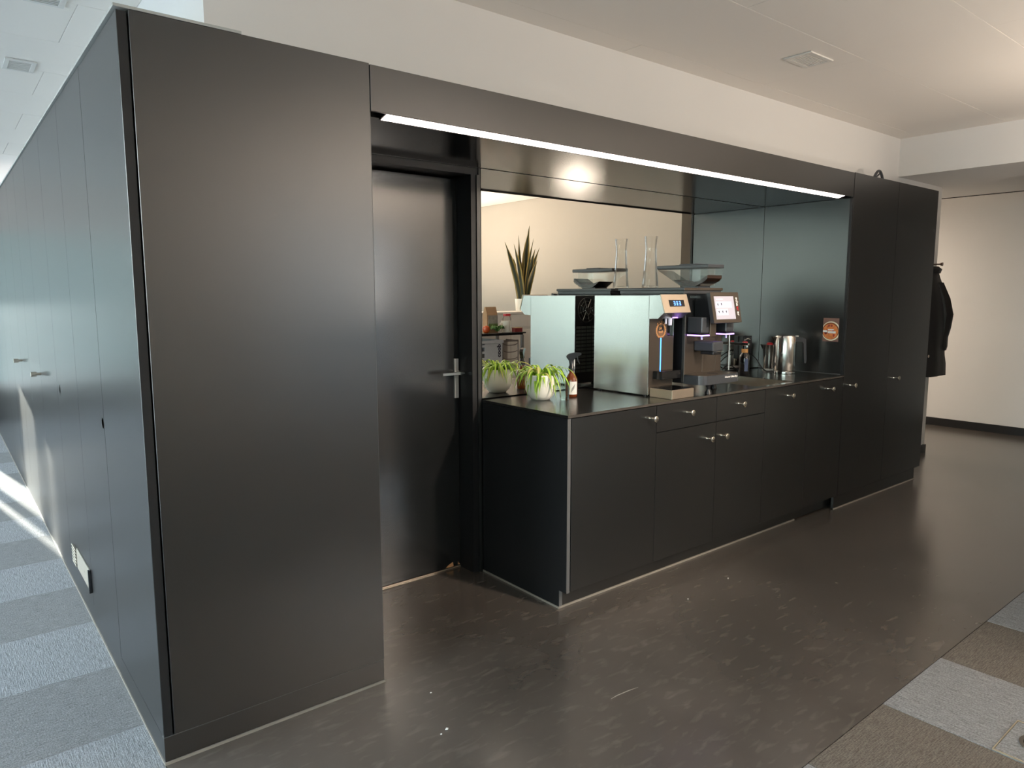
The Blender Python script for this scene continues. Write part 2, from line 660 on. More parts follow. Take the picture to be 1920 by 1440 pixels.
ceiling = struct('ceiling', box(-2.84, 8.3, -6.6, 8.3, ZC+0.012, ZC+0.16), CEIL, label='white metal panel ceiling')
struct('ceiling_field', bx(bx(box(-2.6, 5.72, -6.5, -2.16, ZC, ZC+0.012), -2.6, -1.3, -2.16, 8.2, ZC, ZC+0.012),
                           -1.3, 0.341, 5.59, 8.2, ZC, ZC+0.012), CEIL, ceiling)
pm = {}
for j in range(13):
    y0 = -2.16+0.596*j
    xs = [-1.3, 0.136+0.0, 2.414, 4.7, 5.72] if j % 2 == 0 else [-1.3, -0.4, 1.2, 3.5, 5.72]
    for x0, x1 in zip(xs, xs[1:]):
        if y0 > 0.3:
            x1 = min(x1, 0.341)
        if x1-x0 < 0.05:
            continue
        k = round(x1-x0, 3)
        if k not in pm:
            b_ = box(-k/2+0.001, k/2-0.001, 0.001, 0.595, 0, 0.010, 0.0008)
            me = bpy.data.meshes.new('ceiling_panel')
            b_.to_mesh(me)
            b_.free()
            me.materials.append(CEIL)
            pm[k] = me
        o = bpy.data.objects.new('ceiling_panel', pm[k])
        o.parent = ceiling
        o.location = ((x0+x1)/2, y0, ZC+0.0004*((j*3+int(x0*10)) % 3))
        COL.objects.link(o)

# white core wall / bulkhead above the black block, and its end by the corridor
struct('wall_back', bx(box(0.341, 5.72, 0.361, 5.8, 2.262, ZC+0.005), 5.594, 5.72, 0.361, 0.50, 0, 2.262), WALL,
       label='white wall above and beside the black kitchen block')
struct('wall_end', box(5.72, 6.62, 0.361, 0.50, 0, 2.402), WALL, label='white wall end carrying the coat peg')
struct('wall_right', box(5.72, 7.43, KY, 5.8, 2.402, ZC+0.005), WALL, label='white lowered bulkhead over the corridor')
struct('wall_side', box(5.75, 6.0, -6.5, KY-0.001, 0, ZC+0.005), WALLB, label='warm beige wall that shows in the mirror')
struct('wall_corridor', box(6.0, 8.3, KY-0.12, KY, 0, ZC+0.005), LAMD, label='unseen corridor wall facing the block, made black to darken cupboard reflections')  # black so that the tall cupboards reflect dark
struct('wall_far', box(XF, XF+0.1, -1.3, 5.9, 0, ZC+0.005), WALL, label='white wall at the end of the corridor')
struct('wall_passage', bx(box(6.45, 6.62, 0.50, 5.8, 0, ZC+0.005), 0.62, 8.3, 5.8, 5.9, 0, ZC+0.005), WALL)
struct('baseboard_far', box(XF-0.018, XF, -1.257, 5.8, 0, 0.085), BASEB)
struct('baseboard_back', box(6.0, 6.622, 0.345, 0.361, 0, 0.075), BASEB)
struct('baseboard_right', box(5.735, 5.75, -6.5, KY, 0, 0.085), BASEB)
struct('trim_1', box(7.425, 7.445, KY, 5.8, 2.396, 2.404), BASEB, label='dark strip painted as the shadow gap at the edge of the lowered ceiling')  # black strip paints the shade line along the ceiling edge

# outer walls with window openings
FRM = mat('window_aluminium', (0.10, 0.105, 0.11), 0.4, 0.6, noise=0.05)
nwin = [0]


def wall_with_windows(name, axis, c, t, a0, a1, holes, z0, z1, tinted=()):
    """wall slab in the plane axis=c with window openings; holes = [(a, b)]"""
    bm = bmesh.new()

    def seg(u0, u1, v0, v1):
        if u1-u0 < 1e-4 or v1-v0 < 1e-4:
            return
        if axis == 'x':
            bx(bm, min(c, c+t), max(c, c+t), u0, u1, v0, v1)
        else:
            bx(bm, u0, u1, min(c, c+t), max(c, c+t), v0, v1)
    seg(a0, a1, 0, z0)
    seg(a0, a1, z1, ZC+0.1)
    p = a0
    for h0, h1 in holes:
        seg(p, h0, z0, z1)
        p = h1
    seg(p, a1, z0, z1)
    struct(name, bm, WALL)
    for h0, h1 in holes:
        nwin[0] += 1
        fr = bmesh.new()
        mid = c+t*0.5
        n = max(1, round((h1-h0)/1.2))
        edges = [h0+(h1-h0)*k/n for k in range(n+1)]

        def bar(u0, u1, v0, v1):
            if axis == 'x':
                bx(fr, mid-0.03, mid+0.03, u0, u1, v0, v1)
            else:
                bx(fr, u0, u1, mid-0.03, mid+0.03, v0, v1)
        bar(h0, h1, z0, z0+0.05)
        bar(h0, h1, z1-0.05, z1)
        fd = 0.125 if axis == 'x' else 0.03  # unseen fins, deepened to block low sun through the left windows
        for q in edges:
            u0, u1 = max(h0, q-0.025), min(h1, q+0.025)
            if axis == 'x':
                bx(fr, mid-fd, mid+fd, u0, u1, z0+0.05, z1-0.05)
            else:
                bx(fr, u0, u1, mid-fd, mid+fd, z0+0.05, z1-0.05)
        wn = struct('window_%d' % nwin[0], fr, FRM)
        for q0, q1 in zip(edges, edges[1:]):
            if axis == 'x':
                g = box(mid-0.004, mid+0.004, q0+0.025, q1-0.025, z0+0.05, z1-0.05)
            else:
                g = box(q0+0.025, q1-0.025, mid-0.004, mid+0.004, z0+0.05, z1-0.05)
            link('pane', g, (PANEF if axis == 'y' else PANET) if h0 in tinted else PANE, wn)
        cw, hh = (h1-h0), (z1-z0)
        s = 1 if t < 0 else -1
        if axis == 'x':
            area('daylight_portal', (c+t*0.9, (h0+h1)/2, (z0+z1)/2), (s, 0, 0), hh, cw, 1, (1, 1, 1), True)
        else:
            area('daylight_portal', ((h0+h1)/2, c+t*0.9, (z0+z1)/2), (0, s, 0), cw, hh, 1, (1, 1, 1), True)


wall_with_windows('wall_left', 'x', XL, -0.25, -6.6, 8.45, [(-6.2, -1.3), (-1.1, 7.7)], 0.12, 2.60, (-6.2,))
wall_with_windows('wall_rear', 'y', YR, 0.25, -2.85, 0.3, [(-0.925, -0.825), (-0.80, -0.60)], 0.28, 1.40)  # unseen slits, shaped so the sun patches fall on the left face
wall_with_windows('wall_front', 'y', YF, -0.25, -2.85, 8.3, [(2.9, 5.5)], 0.06, 2.50, (2.9,))
struct('ground', box(-60, 60, -60, 60, -4.4, -4.2), mat('terrace_paving', (0.24, 0.23, 0.21), 0.9, noise=0.2, nscale=3),
       label='pale paving outside the windows')

# ================================================================== BLACK KITCHEN BLOCK
H, HC, HF = 2.24, 0.92, 2.084
XA, XC, XB, XM, XE, DM = 0.768, 1.712, 4.249, 4.907, 5.593, 0.639
PL = 0.088


def knob(parent, x, y, z, d=(0, -1, 0)):
    """trumpet shaped cabinet knob: thin stem widening to a flat disc"""
    d = Vector(d)
    bm = bmesh.new()
    p = Vector((x, y, z))
    prof = [(0.0080, 0.0), (0.0058, 0.008), (0.0055, 0.020), (0.0090, 0.029), (0.0155, 0.034), (0.0160, 0.041), (0.0140, 0.0425)]
    u = d.orthogonal().normalized()
    v = d.cross(u)
    rings = []
    for r, h in prof:
        rings.append([bm.verts.new(p+d*h+(u*math.cos(2*PI*k/18)+v*math.sin(2*PI*k/18))*r) for k in range(18)])
    for a_, b_ in zip(rings, rings[1:]):
        for k in range(18):
            bm.faces.new((a_[k], a_[(k+1) % 18], b_[(k+1) % 18], b_[k]))
    bm.faces.new(rings[-1])
    bm.faces.new(rings[0][::-1])
    return link('knob', bm, KNOBM, parent, smooth=True, label='nickel knob')


# --- corner tall cabinet (plain panels)
t = thing('tall_cabinet', 'tall plain black cabinet at the near left corner with no knob, left of the door', 'cabinet', (0, 0, 0))
link('carcass', box(0.03, XA-0.002, 0.024, 0.63, PL, H-0.004), LAMD, t)
link('side_panel', box(0.0, 0.026, 0.004, 0.644, PL+0.001, H-0.006, 0.001), LAM, t)
link('front_edge', box(0.001, 0.0255, 0.0022, 0.0042, PL+0.002, H-0.007), LAMD, t, label='matt black front edge')
link('front_panel', box(0.031, XA, 0.0, 0.022, PL+0.002, H, 0.0012), LAM, t)
link('edge_band', box(XA-0.0012, XA+0.001, 0.0005, 0.0215, PL+0.003, H-0.16), LAME, t)
link('edge_band', box(0.0, XA, 0.0004, 0.02, PL+0.0002, PL+0.0018), LAME, t, label='thin grey strip painting the light line on the seam above the plinth')  # grey strip paints the light caught on the panel's bottom edge
link('plinth', bx(box(0.0, XA, 0.001, 0.022, 0.008, PL, 0.0008), 0.0, 0.022, 0.0225, 0.644, 0.008, PL), LAM, t)
link('seal_strip', bx(box(-0.002, XA+0.004, -0.004, 0.004, 0.0, 0.008), -0.003, 0.004, 0.004, 0.644, 0, 0.006), SEAL, t,
     label='pale floor seal along the plinth')

# --- tall cabinets along the left face
ys = [0.646, 1.235, 1.884, 2.588, 3.2, 3.752, 4.4, 5.05, 5.7, 6.4, 7.1, 7.95]
left_desc = ['with a brass lock rosette', 'above the metal vent grille',
             'with the nearer bar knob', 'plain, just past the nearer bar knob',
             'with the farther bar knob', 'sixth along the left side', 'seventh along the left side',
             'eighth along the left side', 'ninth along the left side', 'tenth along the left side', 'eleventh along the left side']
for i, (y0, y1) in enumerate(zip(ys, ys[1:])):
    t = thing('tall_cabinet', 'tall glossy black cabinet door on the left face, ' + left_desc[i], 'cabinet', (0, y0, 0),
              'tall cabinets along the left face')
    link('carcass', box(0.024, 0.60, y0+0.001, y1-0.001, PL, H-0.004), LAMD, t)
    d = link('door', box(0.0, 0.022, y0+0.0012, y1-0.0012, PL+0.002, H-0.004), LAM, t)
    link('plinth', box(0.001, 0.022, y0, y1, 0.008, PL), LAM, t)
    link('seal_strip', box(-0.003, 0.004, y0, y1, 0.0, 0.006), SEAL, t)
    if i == 0:
        pass
    if i in (1, 0):
        yy, zz, col = ((1.80, 1.0, CERAM) if i == 1 else (0.70, 0.99, mat('pale_brass_rosette', (0.78, 0.62, 0.46), 0.5, 0.3, noise=0.05)))
        b_ = bmesh.new()
        disc(b_, (0.0, yy if i == 1 else 0.672, zz), (0, 0, 1), (0, 1, 0), 0.020, -0.006, 24, 0.005)
        disc(b_, (0.0, yy if i == 1 else 0.672, zz), (0, 0, 1), (0, 1, 0), 0.005, -0.003, 16)
        link('lock_rosette', b_, col, d, smooth=True, label='round metal lock rosette')
    if i in (2, 4):
        yy = 2.56 if i == 2 else 3.66
        b_ = bmesh.new()
        cyl(b_, (0.0, yy, 1.012), (-0.022, yy, 1.012), 0.008, 0.008, 14)
        cyl(b_, (-0.022, yy, 1.012), (-0.050, yy, 1.012), 0.0145, 0.0145, 20)
        link('knob', b_, KNOBM, d, smooth=True, label='nickel bar knob')
# thin pale top edge of the block
struct('trim_2', bx(box(-0.006, 0.34, 0.0, 7.95, H+0.001, H+0.009), 0.34, XE, 0.06, 0.36, H+0.001, H+0.009),
       mat('grey_top_edge', (0.42, 0.42, 0.40), 0.5, noise=0.05), label='thin pale edge along the top of the black block')

# vent grille low on the left face
t = thing('vent_grille', 'flat pale metal vent grille with short louvres low on the black left face', 'grille', (0, 1.25, 0.13))
GR = mat('grille_metal', (0.50, 0.45, 0.38), 0.38, 0.7, noise=0.05)
link('face_plate', box(-0.006, -0.0005, 1.26, 1.62, 0.145, 0.245, 0.001), GR, t)
link('end_cap', box(-0.012, -0.0005, 1.246, 1.26, 0.142, 0.248, 0.001), BPLA, t, label='dark end cap')
for k in range(6):
    b_ = box(-0.012, -0.001, 1.62+0.004, 1.74, 0.149+0.016*k, 0.153+0.016*k)
    rot(b_, 0.5, 'Y', (-0.004, 1.68, 0.151+0.016*k))
    link('slat', b_, GR, t)
b_ = bmesh.new()
disc(b_, (-0.006, 1.40, 0.196), (0, 0, 1), (0, 1, 0), 0.005, -0.002, 14)
link('screw', b_, BPLA, t)

# --- fascia and soffit over the niche
t = thing('fascia_panel', 'long black fascia panel running above the kitchen niche', 'panel', (XA, 0, HF))
link('front_panel', box(XA+0.003, XB-0.003, 0.0, 0.010, HF, H-0.003, 0.001), LAM, t)
link('fixing_rail', box(XA+0.006, XB-0.006, 0.060, 0.10, HF+0.03, H-0.006), LAMD, t)
t = thing('soffit_panel', 'glossy black soffit panel forming the ceiling of the niche', 'panel', (XC, 0.06, 2.08))
link('panel', box(XA+0.002, XB-0.001, 0.060, DM-0.003, 2.080, 2.098), SOFM, t)
# LED strip light
t = thing('strip_light', 'long slim white LED strip light under the fascia', 'light', (2.49, 0.03, 2.08))
b_ = bmesh.new()
prism(b_, [(0.0125, 2.098), (0.0125, 2.0865), (0.0575, 2.0749), (0.0575, 2.0722), (0.0592, 2.0722), (0.0592, 2.098)], 'x', 0.835, 4.16)
link('housing', b_, LAMD, t)
b_ = bmesh.new()
prism(b_, [(0.0140, 2.0858), (0.0565, 2.0747), (0.0562, 2.0735), (0.0137, 2.0846)], 'x', 0.840, 4.155)
link('diffuser', b_, LEDW, t, label='glowing warm white diffuser')

# --- door recess
d1 = struct('door_1', box(0.80, 1.655, 0.77, 0.812, 0.012, 2.034), LACQ, label='black door with steel lever handle in the recess')
link('door_frame', bx(bx(bx(bmesh.new(), 1.658, 1.700, 0.648, 0.83, 0.0, 2.045), 0.76, 1.700, 0.648, 0.83, 2.045, 2.078),
                      0.762, 0.80, 0.648, 0.83, 0.0, 2.045), LAMD, d1)
link('threshold_strip', box(0.80, 1.658, 0.772, 0.780, 0.0005, 0.007), BRUSHB, d1, label='thin brass strip under the door')
link('handle_plate', box(1.628, 1.652, 0.762, 0.7705, 0.922, 1.128, 0.001), mat('satin_aluminium', (0.72, 0.70, 0.67), 0.42, 0.55, noise=0.04, nscale=30), d1, label='steel handle plate')
b_ = bmesh.new()
cyl(b_, (1.640, 0.768, 1.057), (1.640, 0.715, 1.057), 0.009, 0.009, 16)
bx(b_, 1.512, 1.650, 0.700, 0.718, 1.049, 1.066, 0.002)
link('lever', b_, STEELP, d1, smooth=False, label='polished steel lever')
WOOD = mat('bare_wood', (0.62, 0.33, 0.15), 0.7, noise=0.3, nscale=80)
b_ = bmesh.new()
prism(b_, [(1.560, 0.012), (1.610, 0.012), (1.606, 0.036), (1.590, 0.030), (1.572, 0.022)], 'y', 0.7685, 0.771)
prism(b_, [(1.638, 0.014), (1.652, 0.014), (1.648, 0.022), (1.642, 0.021), (1.640, 0.032)], 'y', 0.7685, 0.771)
link('chipped_edge', b_, WOOD, d1, label='chipped bare wood at the door bottom')
struct('trim_3', bx(box(1.700, XC-0.001, 0.641, 0.83, 0.0, 2.078), XA, 1.700, 0.641, 0.83, 2.0785, 2.18), LAM,
       label='black jamb and head panel around the door')
struct('trim_4', box(XA-0.03, XA-0.002, 0.645, 0.83, 0.0, 2.08), LAMD)
link('edge_strip', box(1.688, 1.701, 0.640, 0.647, 0.0, 2.045), LAM, d1)

# --- niche: mirror back and right side panel
tag(link('mirror', box(XC+0.001, XB+0.001, DM, DM+0.006, HC+0.006, 2.078), MIRR, origin=(2.98, DM, HC)),
    'large frameless mirror filling the back of the kitchen niche', 'mirror')
t = thing('niche_side_panel', 'black side panel closing the niche at its right end', 'panel', (XB, 0.3, HC))
link('panel', box(XB, XB+0.012, 0.0215, DM-0.001, HC+0.003, 2.079, 0.0008), LAM, t)
link('front_edge', box(XB-0.007, XB+0.001, 0.0025, 0.0210, HC+0.003, 2.079, 0.0008), LAMD, t)
link('base_strip', box(XB-0.004, XB-0.0002, 0.022, DM-0.004, HC+0.0005, HC+0.005), LAME, t, label='thin grey strip on the worktop')

# --- base cabinets
US = [XC+0.025, 2.326, 2.831, 3.307, 3.791, XB]


def front(name, parent, x0, x1, z0, z1):
    return link(name, box(x0+0.0018, x1-0.0018, 0.0, 0.020, z0, z1, 0.0005), LAM, parent)


bl = ['black base cabinet with one wide door at the left end of the counter', 'black base cabinet with a drawer over a door, door knob at its right edge',
      'black base cabinet with a drawer over a door, door knob at its left edge', 'black base cabinet with one tall door under the sink',
      'black base cabinet with one door under the kettle']
ZT = 0.903
for i in range(5):
    x0, x1 = US[i], US[i+1]
    t = thing('base_cabinet', bl[i], 'cabinet', ((x0+x1)/2, 0.3, 0), 'base cabinets under the worktop')
    if i == 3:   # open top for the sink bowl
        link('carcass', box(x0+0.001, x1-0.001, 0.022, 0.60, PL, 0.72), LAMD, t)
    elif i == 2:
        link('carcass', box(x0+0.001, x1-0.06, 0.022, 0.60, PL, 0.90), LAMD, t)
    else:
        link('carcass', box(x0+0.001, x1-0.001, 0.022, 0.60, PL, 0.90), LAMD, t)
    if i in (1, 2):
        dr = front('drawer', t, x0, x1, 0.767, ZT)
        knob(dr, 2.572 if i == 1 else 3.04, 0.0, 0.846)
        do = front('door', t, x0, x1, PL+0.004, 0.763)
        knob(do, 2.752 if i == 1 else 2.884, 0.0, 0.683)
    else:
        do = front('door', t, x0, x1, PL+0.004, ZT)
        knob(do, {0: 2.276, 3: 3.556, 4: 4.045}[i], 0.0, 0.846)
    xa = x0 if i else x0
    link('plinth', box(xa, x1, 0.052, 0.070, 0.009, PL), LAM, t)
    if i < 4:
        link('seal_strip', box(x0, x1, 0.047, 0.053, 0.0, 0.009), SEAL, t, label='pale floor seal along the plinth')
t = thing('end_panel', 'black end panel closing the left side of the counter', 'panel', (XC, 0.3, 0))
b_ = bmesh.new()
prism(b_, [(0.637, 0.008), (0.637, 0.905), (0.001, 0.905), (0.001, PL), (0.050, PL), (0.050, 0.008)], 'x', XC, XC+0.022)
link('panel', b_, LAMD, t)
link('front_edge', box(XC+0.001, XC+0.020, -0.001, 0.001, PL, 0.904), LAME, t, label='grey front edge')
link('plinth_edge', box(XC+0.001, XC+0.020, 0.048, 0.050, 0.009, PL-0.001), LAME, t, label='grey plinth edge')
link('seal_strip', bx(box(XC-0.004, XC+0.003, 0.047, 0.637, 0.0, 0.009), XC+0.003, XC+0.024, 0.046, 0.052, 0, 0.009), SEAL, t)

# worktop with the sink cut-out
SX0, SX1, SY0, SY1 = 3.27, 3.68, 0.035, 0.42
t = thing('worktop', 'thin glossy black worktop over the base cabinets', 'worktop', (2.98, 0.3, 0.906))
b_ = bmesh.new()
bx(b_, XC-0.001, SX0, -0.004, DM-0.002, 0.907, HC)
bx(b_, SX1, XB-0.001, -0.004, DM-0.002, 0.907, HC)
bx(b_, SX0, SX1, -0.004, SY0, 0.907, HC)
bx(b_, SX0, SX1, SY1, DM-0.002, 0.907, HC)
bmesh.ops.remove_doubles(b_, verts=b_.verts, dist=0.0001)
link('top_panel', b_, TOPM, t)
link('front_edge', box(XC-0.001, XB-0.001, -0.0055, -0.0042, 0.908, HC-0.0005), mat('worktop_edge', (0.06, 0.052, 0.045), 0.3, noise=0.1), t)
t = thing('sink', 'undermounted stainless steel sink bowl set in the black worktop', 'sink', ((SX0+SX1)/2, 0.23, 0.76))
b_ = bmesh.new()
g = 0.0012
bx(b_, SX0+g, SX0+0.003, SY0+g, SY1-g, 0.77, HC-0.002)
bx(b_, SX1-0.003, SX1-g, SY0+g, SY1-g, 0.77, HC-0.002)
bx(b_, SX0+0.003, SX1-0.003, SY0+g, SY0+0.003, 0.77, HC-0.002)
bx(b_, SX0+0.003, SX1-0.003, SY1-0.003, SY1-g, 0.77, HC-0.002)
bx(b_, SX0+g, SX1-g, SY0+g, SY1-g, 0.764, 0.77)
link('bowl', b_, STEELK, t)
b_ = bmesh.new()
disc(b_, (3.475, 0.25, 0.770), (1, 0, 0), (0, 1, 0), 0.04, 0.002, 24)
link('drain', b_, STEELP, t, smooth=True)
t = thing('faucet', 'slim chrome tap with a flat spout behind the coffee machine', 'faucet', (3.51, 0.54, HC))
b_ = bmesh.new()
cyl(b_, (3.51, 0.54, HC), (3.51, 0.54, HC+0.008), 0.024, 0.024, 20)
cyl(b_, (3.51, 0.54, HC+0.008), (3.51, 0.54, 1.15), 0.012, 0.012, 16)
link('column', b_, STEELP, t, smooth=True)
b_ = bmesh.new()
bx(b_, 3.50, 3.52, 0.25, 0.552, 1.138, 1.154, 0.003)
cyl(b_, (3.51, 0.265, 1.138), (3.51, 0.265, 1.126), 0.008, 0.008, 12)
link('spout', b_, STEELP, t)

# --- tall cupboards right of the niche
for i, (x0, x1, kx, kz, txt) in enumerate([(XB, XM, 4.345, 0.846, 'tall black cupboard right beside the niche, knob low at its left edge'),
                                           (XM, XE, 5.012, 0.846, 'tall black cupboard at the far right end of the block, beside the coat')]):
    t = thing('tall_cupboard', txt, 'cupboard', ((x0+x1)/2, 0.3, 0), 'tall cupboards right of the niche')
    link('carcass', box(x0+0.016, x1-0.002, 0.022, 0.355, PL, H-0.004), LAMD, t)
    d = link('door', box(x0+0.0018, x1-0.0018, 0.0, 0.020, PL+0.004, H-0.001), LAM, t)
    knob(d, kx, 0.0, kz)
    px1 = x1 if i == 0 else 5.50
    link('plinth', box(4.21 if i == 0 else x0, px1, 0.004, 0.020, 0.008, PL), LAM, t)
    link('seal_strip', box(4.21 if i == 0 else x0, px1, -0.001, 0.005, 0, 0.008), SEAL, t, label='pale floor seal along the plinth')
    if i == 1:
        link('side_panel', box(x1-0.002, x1, 0.022, 0.355, PL, H-0.004), LAMD, t)
# pale skirting end showing under the last cupboard
struct('trim_5', box(5.53, 5.60, 0.06, 0.36, 0.0, PL-0.004), WALL)

t = thing('cable', 'dark cable loop sticking up from the top of the tall cupboards', 'cable', (5.03, 0.2, 2.25))
b_ = bmesh.new()
tube(b_, smooth_path([(4.94, 0.2, 2.25), (4.955, 0.2, 2.305), (5.0, 0.2, 2.348), (5.04, 0.2, 2.352), (5.075, 0.2, 2.32), (5.11, 0.2, 2.25)]), 0.010, 10)
link('loop', b_, GREYP, t, smooth=True)
b_ = bmesh.new()
tube(b_, smooth_path([(4.96, 0.22, 2.25), (4.975, 0.22, 2.30), (5.01, 0.21, 2.315), (5.05, 0.205, 2.34)]), 0.006, 8)
link('inner_loop', b_, GREYP, t, smooth=True)

# ================================================================== THINGS IN THE NICHE
# --- leaves


def ribbon(path, widths, side, fold=0.25, uvname='UVMap'):
    """strap leaf: 3 verts across, V fold"""
    bm = bmesh.new()
    uvl = bm.loops.layers.uv.new(uvname)
    rows = []
    n = len(path)
    for i, (p, w_) in enumerate(zip(path, widths)):
        d = (path[min(i+1, n-1)]-path[max(i-1, 0)]).normalized()
        s = (side-d*side.dot(d)).normalized()
        nn = s.cross(d)
        rows.append([bm.verts.new(p-s*w_-nn*w_*-fold), bm.verts.new(p), bm.verts.new(p+s*w_-nn*w_*-fold)])
    for i in range(n-1):
        for k in range(2):
            f = bm.faces.new((rows[i][k], rows[i][k+1], rows[i+1][k+1], rows[i+1][k]))
            for lp, u in zip(f.loops, ((k/2, i/n), ((k+1)/2, i/n), ((k+1)/2, (i+1)/n), (k/2, (i+1)/n))):
                lp[uvl].uv = u
    return bm


def link_leaf(name, bm, m, parent):
    base = wl(parent)
    bmesh.ops.translate(bm, verts=bm.verts, vec=-base)
    me = bpy.data.meshes.new(name)
    bm.to_mesh(me)
    bm.free()
    for p in me.polygons:
        p.use_smooth = True
    me.materials.append(m)
    o = bpy.data.objects.new(name, me)
    o.parent = parent
    COL.objects.link(o)
    return o


def arch_leaf(c, az, reach, rise, drop, wid, m, parent, tw=0.0):
    dv = Vector((math.cos(az), math.sin(az), 0))
    sd_ = Vector((-math.sin(az), math.cos(az), 0))
    pts, ws = [], []
    n = 10
    for i in range(n):
        t_ = i/(n-1)
        r = reach*(0.35*t_+0.65*(1-(1-t_)**2))
        z = 4*rise*t_*(1-t_)*1.15-drop*t_**2
        pts.append(Vector(c)+dv*(0.006+r)+sd_*tw*t_*t_+Vector((0, 0, z)))
        ws.append(wid*(0.65+0.7*math.sin(PI*min(1, t_*0.9+0.12)))*(1 if t_ < .75 else max(0.08, (1-t_)/0.25)))
    for p in pts:
        p.z = max(p.z, HC+0.007)
    link_leaf('leaf', ribbon(pts, ws, sd_, 0.22), m, parent)


PX, PY = 1.953, 0.458
t = thing('potted_spider_plant', 'spider plant with striped arching leaves in a round white pot on the worktop', 'plant', (PX, PY, HC))
b_ = bmesh.new()
lathe(b_, PX, PY, [(0.040, HC+0.0005), (0.048, HC+0.002), (0.066, HC+0.022), (0.077, HC+0.048), (0.0815, HC+0.080), (0.0800, HC+0.110), (0.0765, HC+0.130),
                   (0.0735, HC+0.131), (0.0725, HC+0.126), (0.073, HC+0.105)], 40)
link('pot', b_, CERAM, t, smooth=True)
b_ = bmesh.new()
lathe(b_, PX, PY, [(0.073, HC+0.108), (0.05, HC+0.114), (0.01, HC+0.118)], 24, False, True)
link('soil', b_, SOIL, t)
rl = random.Random(3)
for k in range(60):
    az = 2*PI*k/60*5.0+rl.uniform(-.25, .25)
    back = math.sin(az) > 0.55
    rc = rl.uniform(0.09, 0.185)
    if back:
        rc = min(rc, 0.13)
    if math.cos(az) > 0.75:
        rc = min(rc, 0.135)
    rs = rl.uniform(0.03, 0.062)
    dp = rl.uniform(0.0, 0.08)
    arch_leaf((PX+rl.uniform(-.02, .02), PY+rl.uniform(-.02, .02), HC+0.112), az, rc, rs, dp, rl.uniform(0.0042, 0.0062),
              SPID if rl.random() < .88 else SPID2, t, rl.uniform(-.03, .03))
# hanging leaves in front of the pot
vd = math.atan2(CAM.y-PY, CAM.x-PX)
for da, dp in ((-0.42, 0.20), (-0.30, 0.30), (-0.16, 0.23), (-0.36, 0.27), (0.55, 0.24), (0.15, 0.12), (0.9, 0.3), (-0.95, 0.3), (-1.15, 0.22)):
    arch_leaf((PX, PY, HC+0.114), vd+da, 0.088, 0.030, dp*0.36, 0.0058, SPID, t, 0.01)
b_ = bmesh.new()
tube(b_, smooth_path([(PX-0.02, PY, HC+0.115), (PX-0.09, PY-0.02, HC+0.185), (PX-0.17, PY-0.03, HC+0.205), (PX-0.20, PY-0.05, HC+0.17)]), 0.0018, 6)
tube(b_, smooth_path([(PX, PY, HC+0.115), (PX+0.03, PY-0.04, HC+0.165), (PX+0.05, PY-0.05, HC+0.172), (PX+0.055, PY-0.055, HC+0.168)]), 0.0018, 6)
link('runner', b_, SPID2, t, label='thin pale runner stem')

# --- glass tumbler
t_ = bmesh.new()
GX, GY = 2.035, 0.366
lathe(t_, GX, GY, [(0.023, HC+0.0005), (0.0245, HC+0.010), (0.029, HC+0.095), (0.0275, HC+0.095), (0.023, HC+0.012), (0.0, HC+0.011)], 28)
tag(link('tumbler', t_, GREENG, origin=(GX, GY, HC), smooth=True), 'clear greenish drinking glass between the spider plant and the spray bottle', 'glass')

# --- spray bottle
BX, BY = 2.15, 0.435
t = thing('spray_bottle', 'brown glass spray bottle with black trigger head and white label on the worktop', 'bottle', (BX, BY, HC))
b_ = bmesh.new()
lathe(b_, BX, BY, [(0.030, HC+0.0005), (0.0325, HC+0.004), (0.0325, HC+0.088), (0.030, HC+0.100), (0.021, HC+0.116), (0.0135, HC+0.126), (0.0125, HC+0.140)], 32, True, True)
link('body', b_, AMBER, t, smooth=True)
b_ = bmesh.new()
lathe(b_, BX, BY, [(0.0165, HC+0.138), (0.0165, HC+0.158), (0.012, HC+0.164), (0.0115, HC+0.19)], 24, True, True)
link('collar', b_, BPLA, t, smooth=True)
hd = Vector((rt.x, rt.y, 0)).normalized()   # the head points to the right
hs = Vector((-hd.y, hd.x, 0))


def planar(pts, w_, o, m, name, parent):
    """extrude an outline in the plane spanned by hd and z"""
    bm = bmesh.new()
    A, B = [], []
    for u, v in pts:
        p = Vector(o)+hd*u+Vector((0, 0, v))
        A.append(bm.verts.new(p-hs*w_/2))
        B.append(bm.verts.new(p+hs*w_/2))
    n = len(pts)
    for i in range(n):
        bm.faces.new((A[i], A[(i+1) % n], B[(i+1) % n], B[i]))
    bm.faces.new(A[::-1])
    bm.faces.new(B)
    return link(name, bm, m, parent)


planar([(-0.012, 0.176), (-0.015, 0.192), (-0.027, 0.207), (-0.028, 0.216), (-0.014, 0.228), (0.012, 0.233), (0.050, 0.232), (0.051, 0.221),
        (0.040, 0.218), (0.022, 0.208), (0.011, 0.192), (0.011, 0.176)], 0.020, (BX, BY, HC), BPLA, 'spray_head', t)
planar([(0.026, 0.214), (0.032, 0.216), (0.036, 0.196), (0.044, 0.176), (0.041, 0.175), (0.031, 0.192)], 0.012, (BX, BY, HC), BPLA, 'trigger', t)
planar([(0.012, 0.145), (0.018, 0.145), (0.018, 0.200), (0.012, 0.196)], 0.006, (BX, BY, HC), WHITEP, 'tube_cover', t)


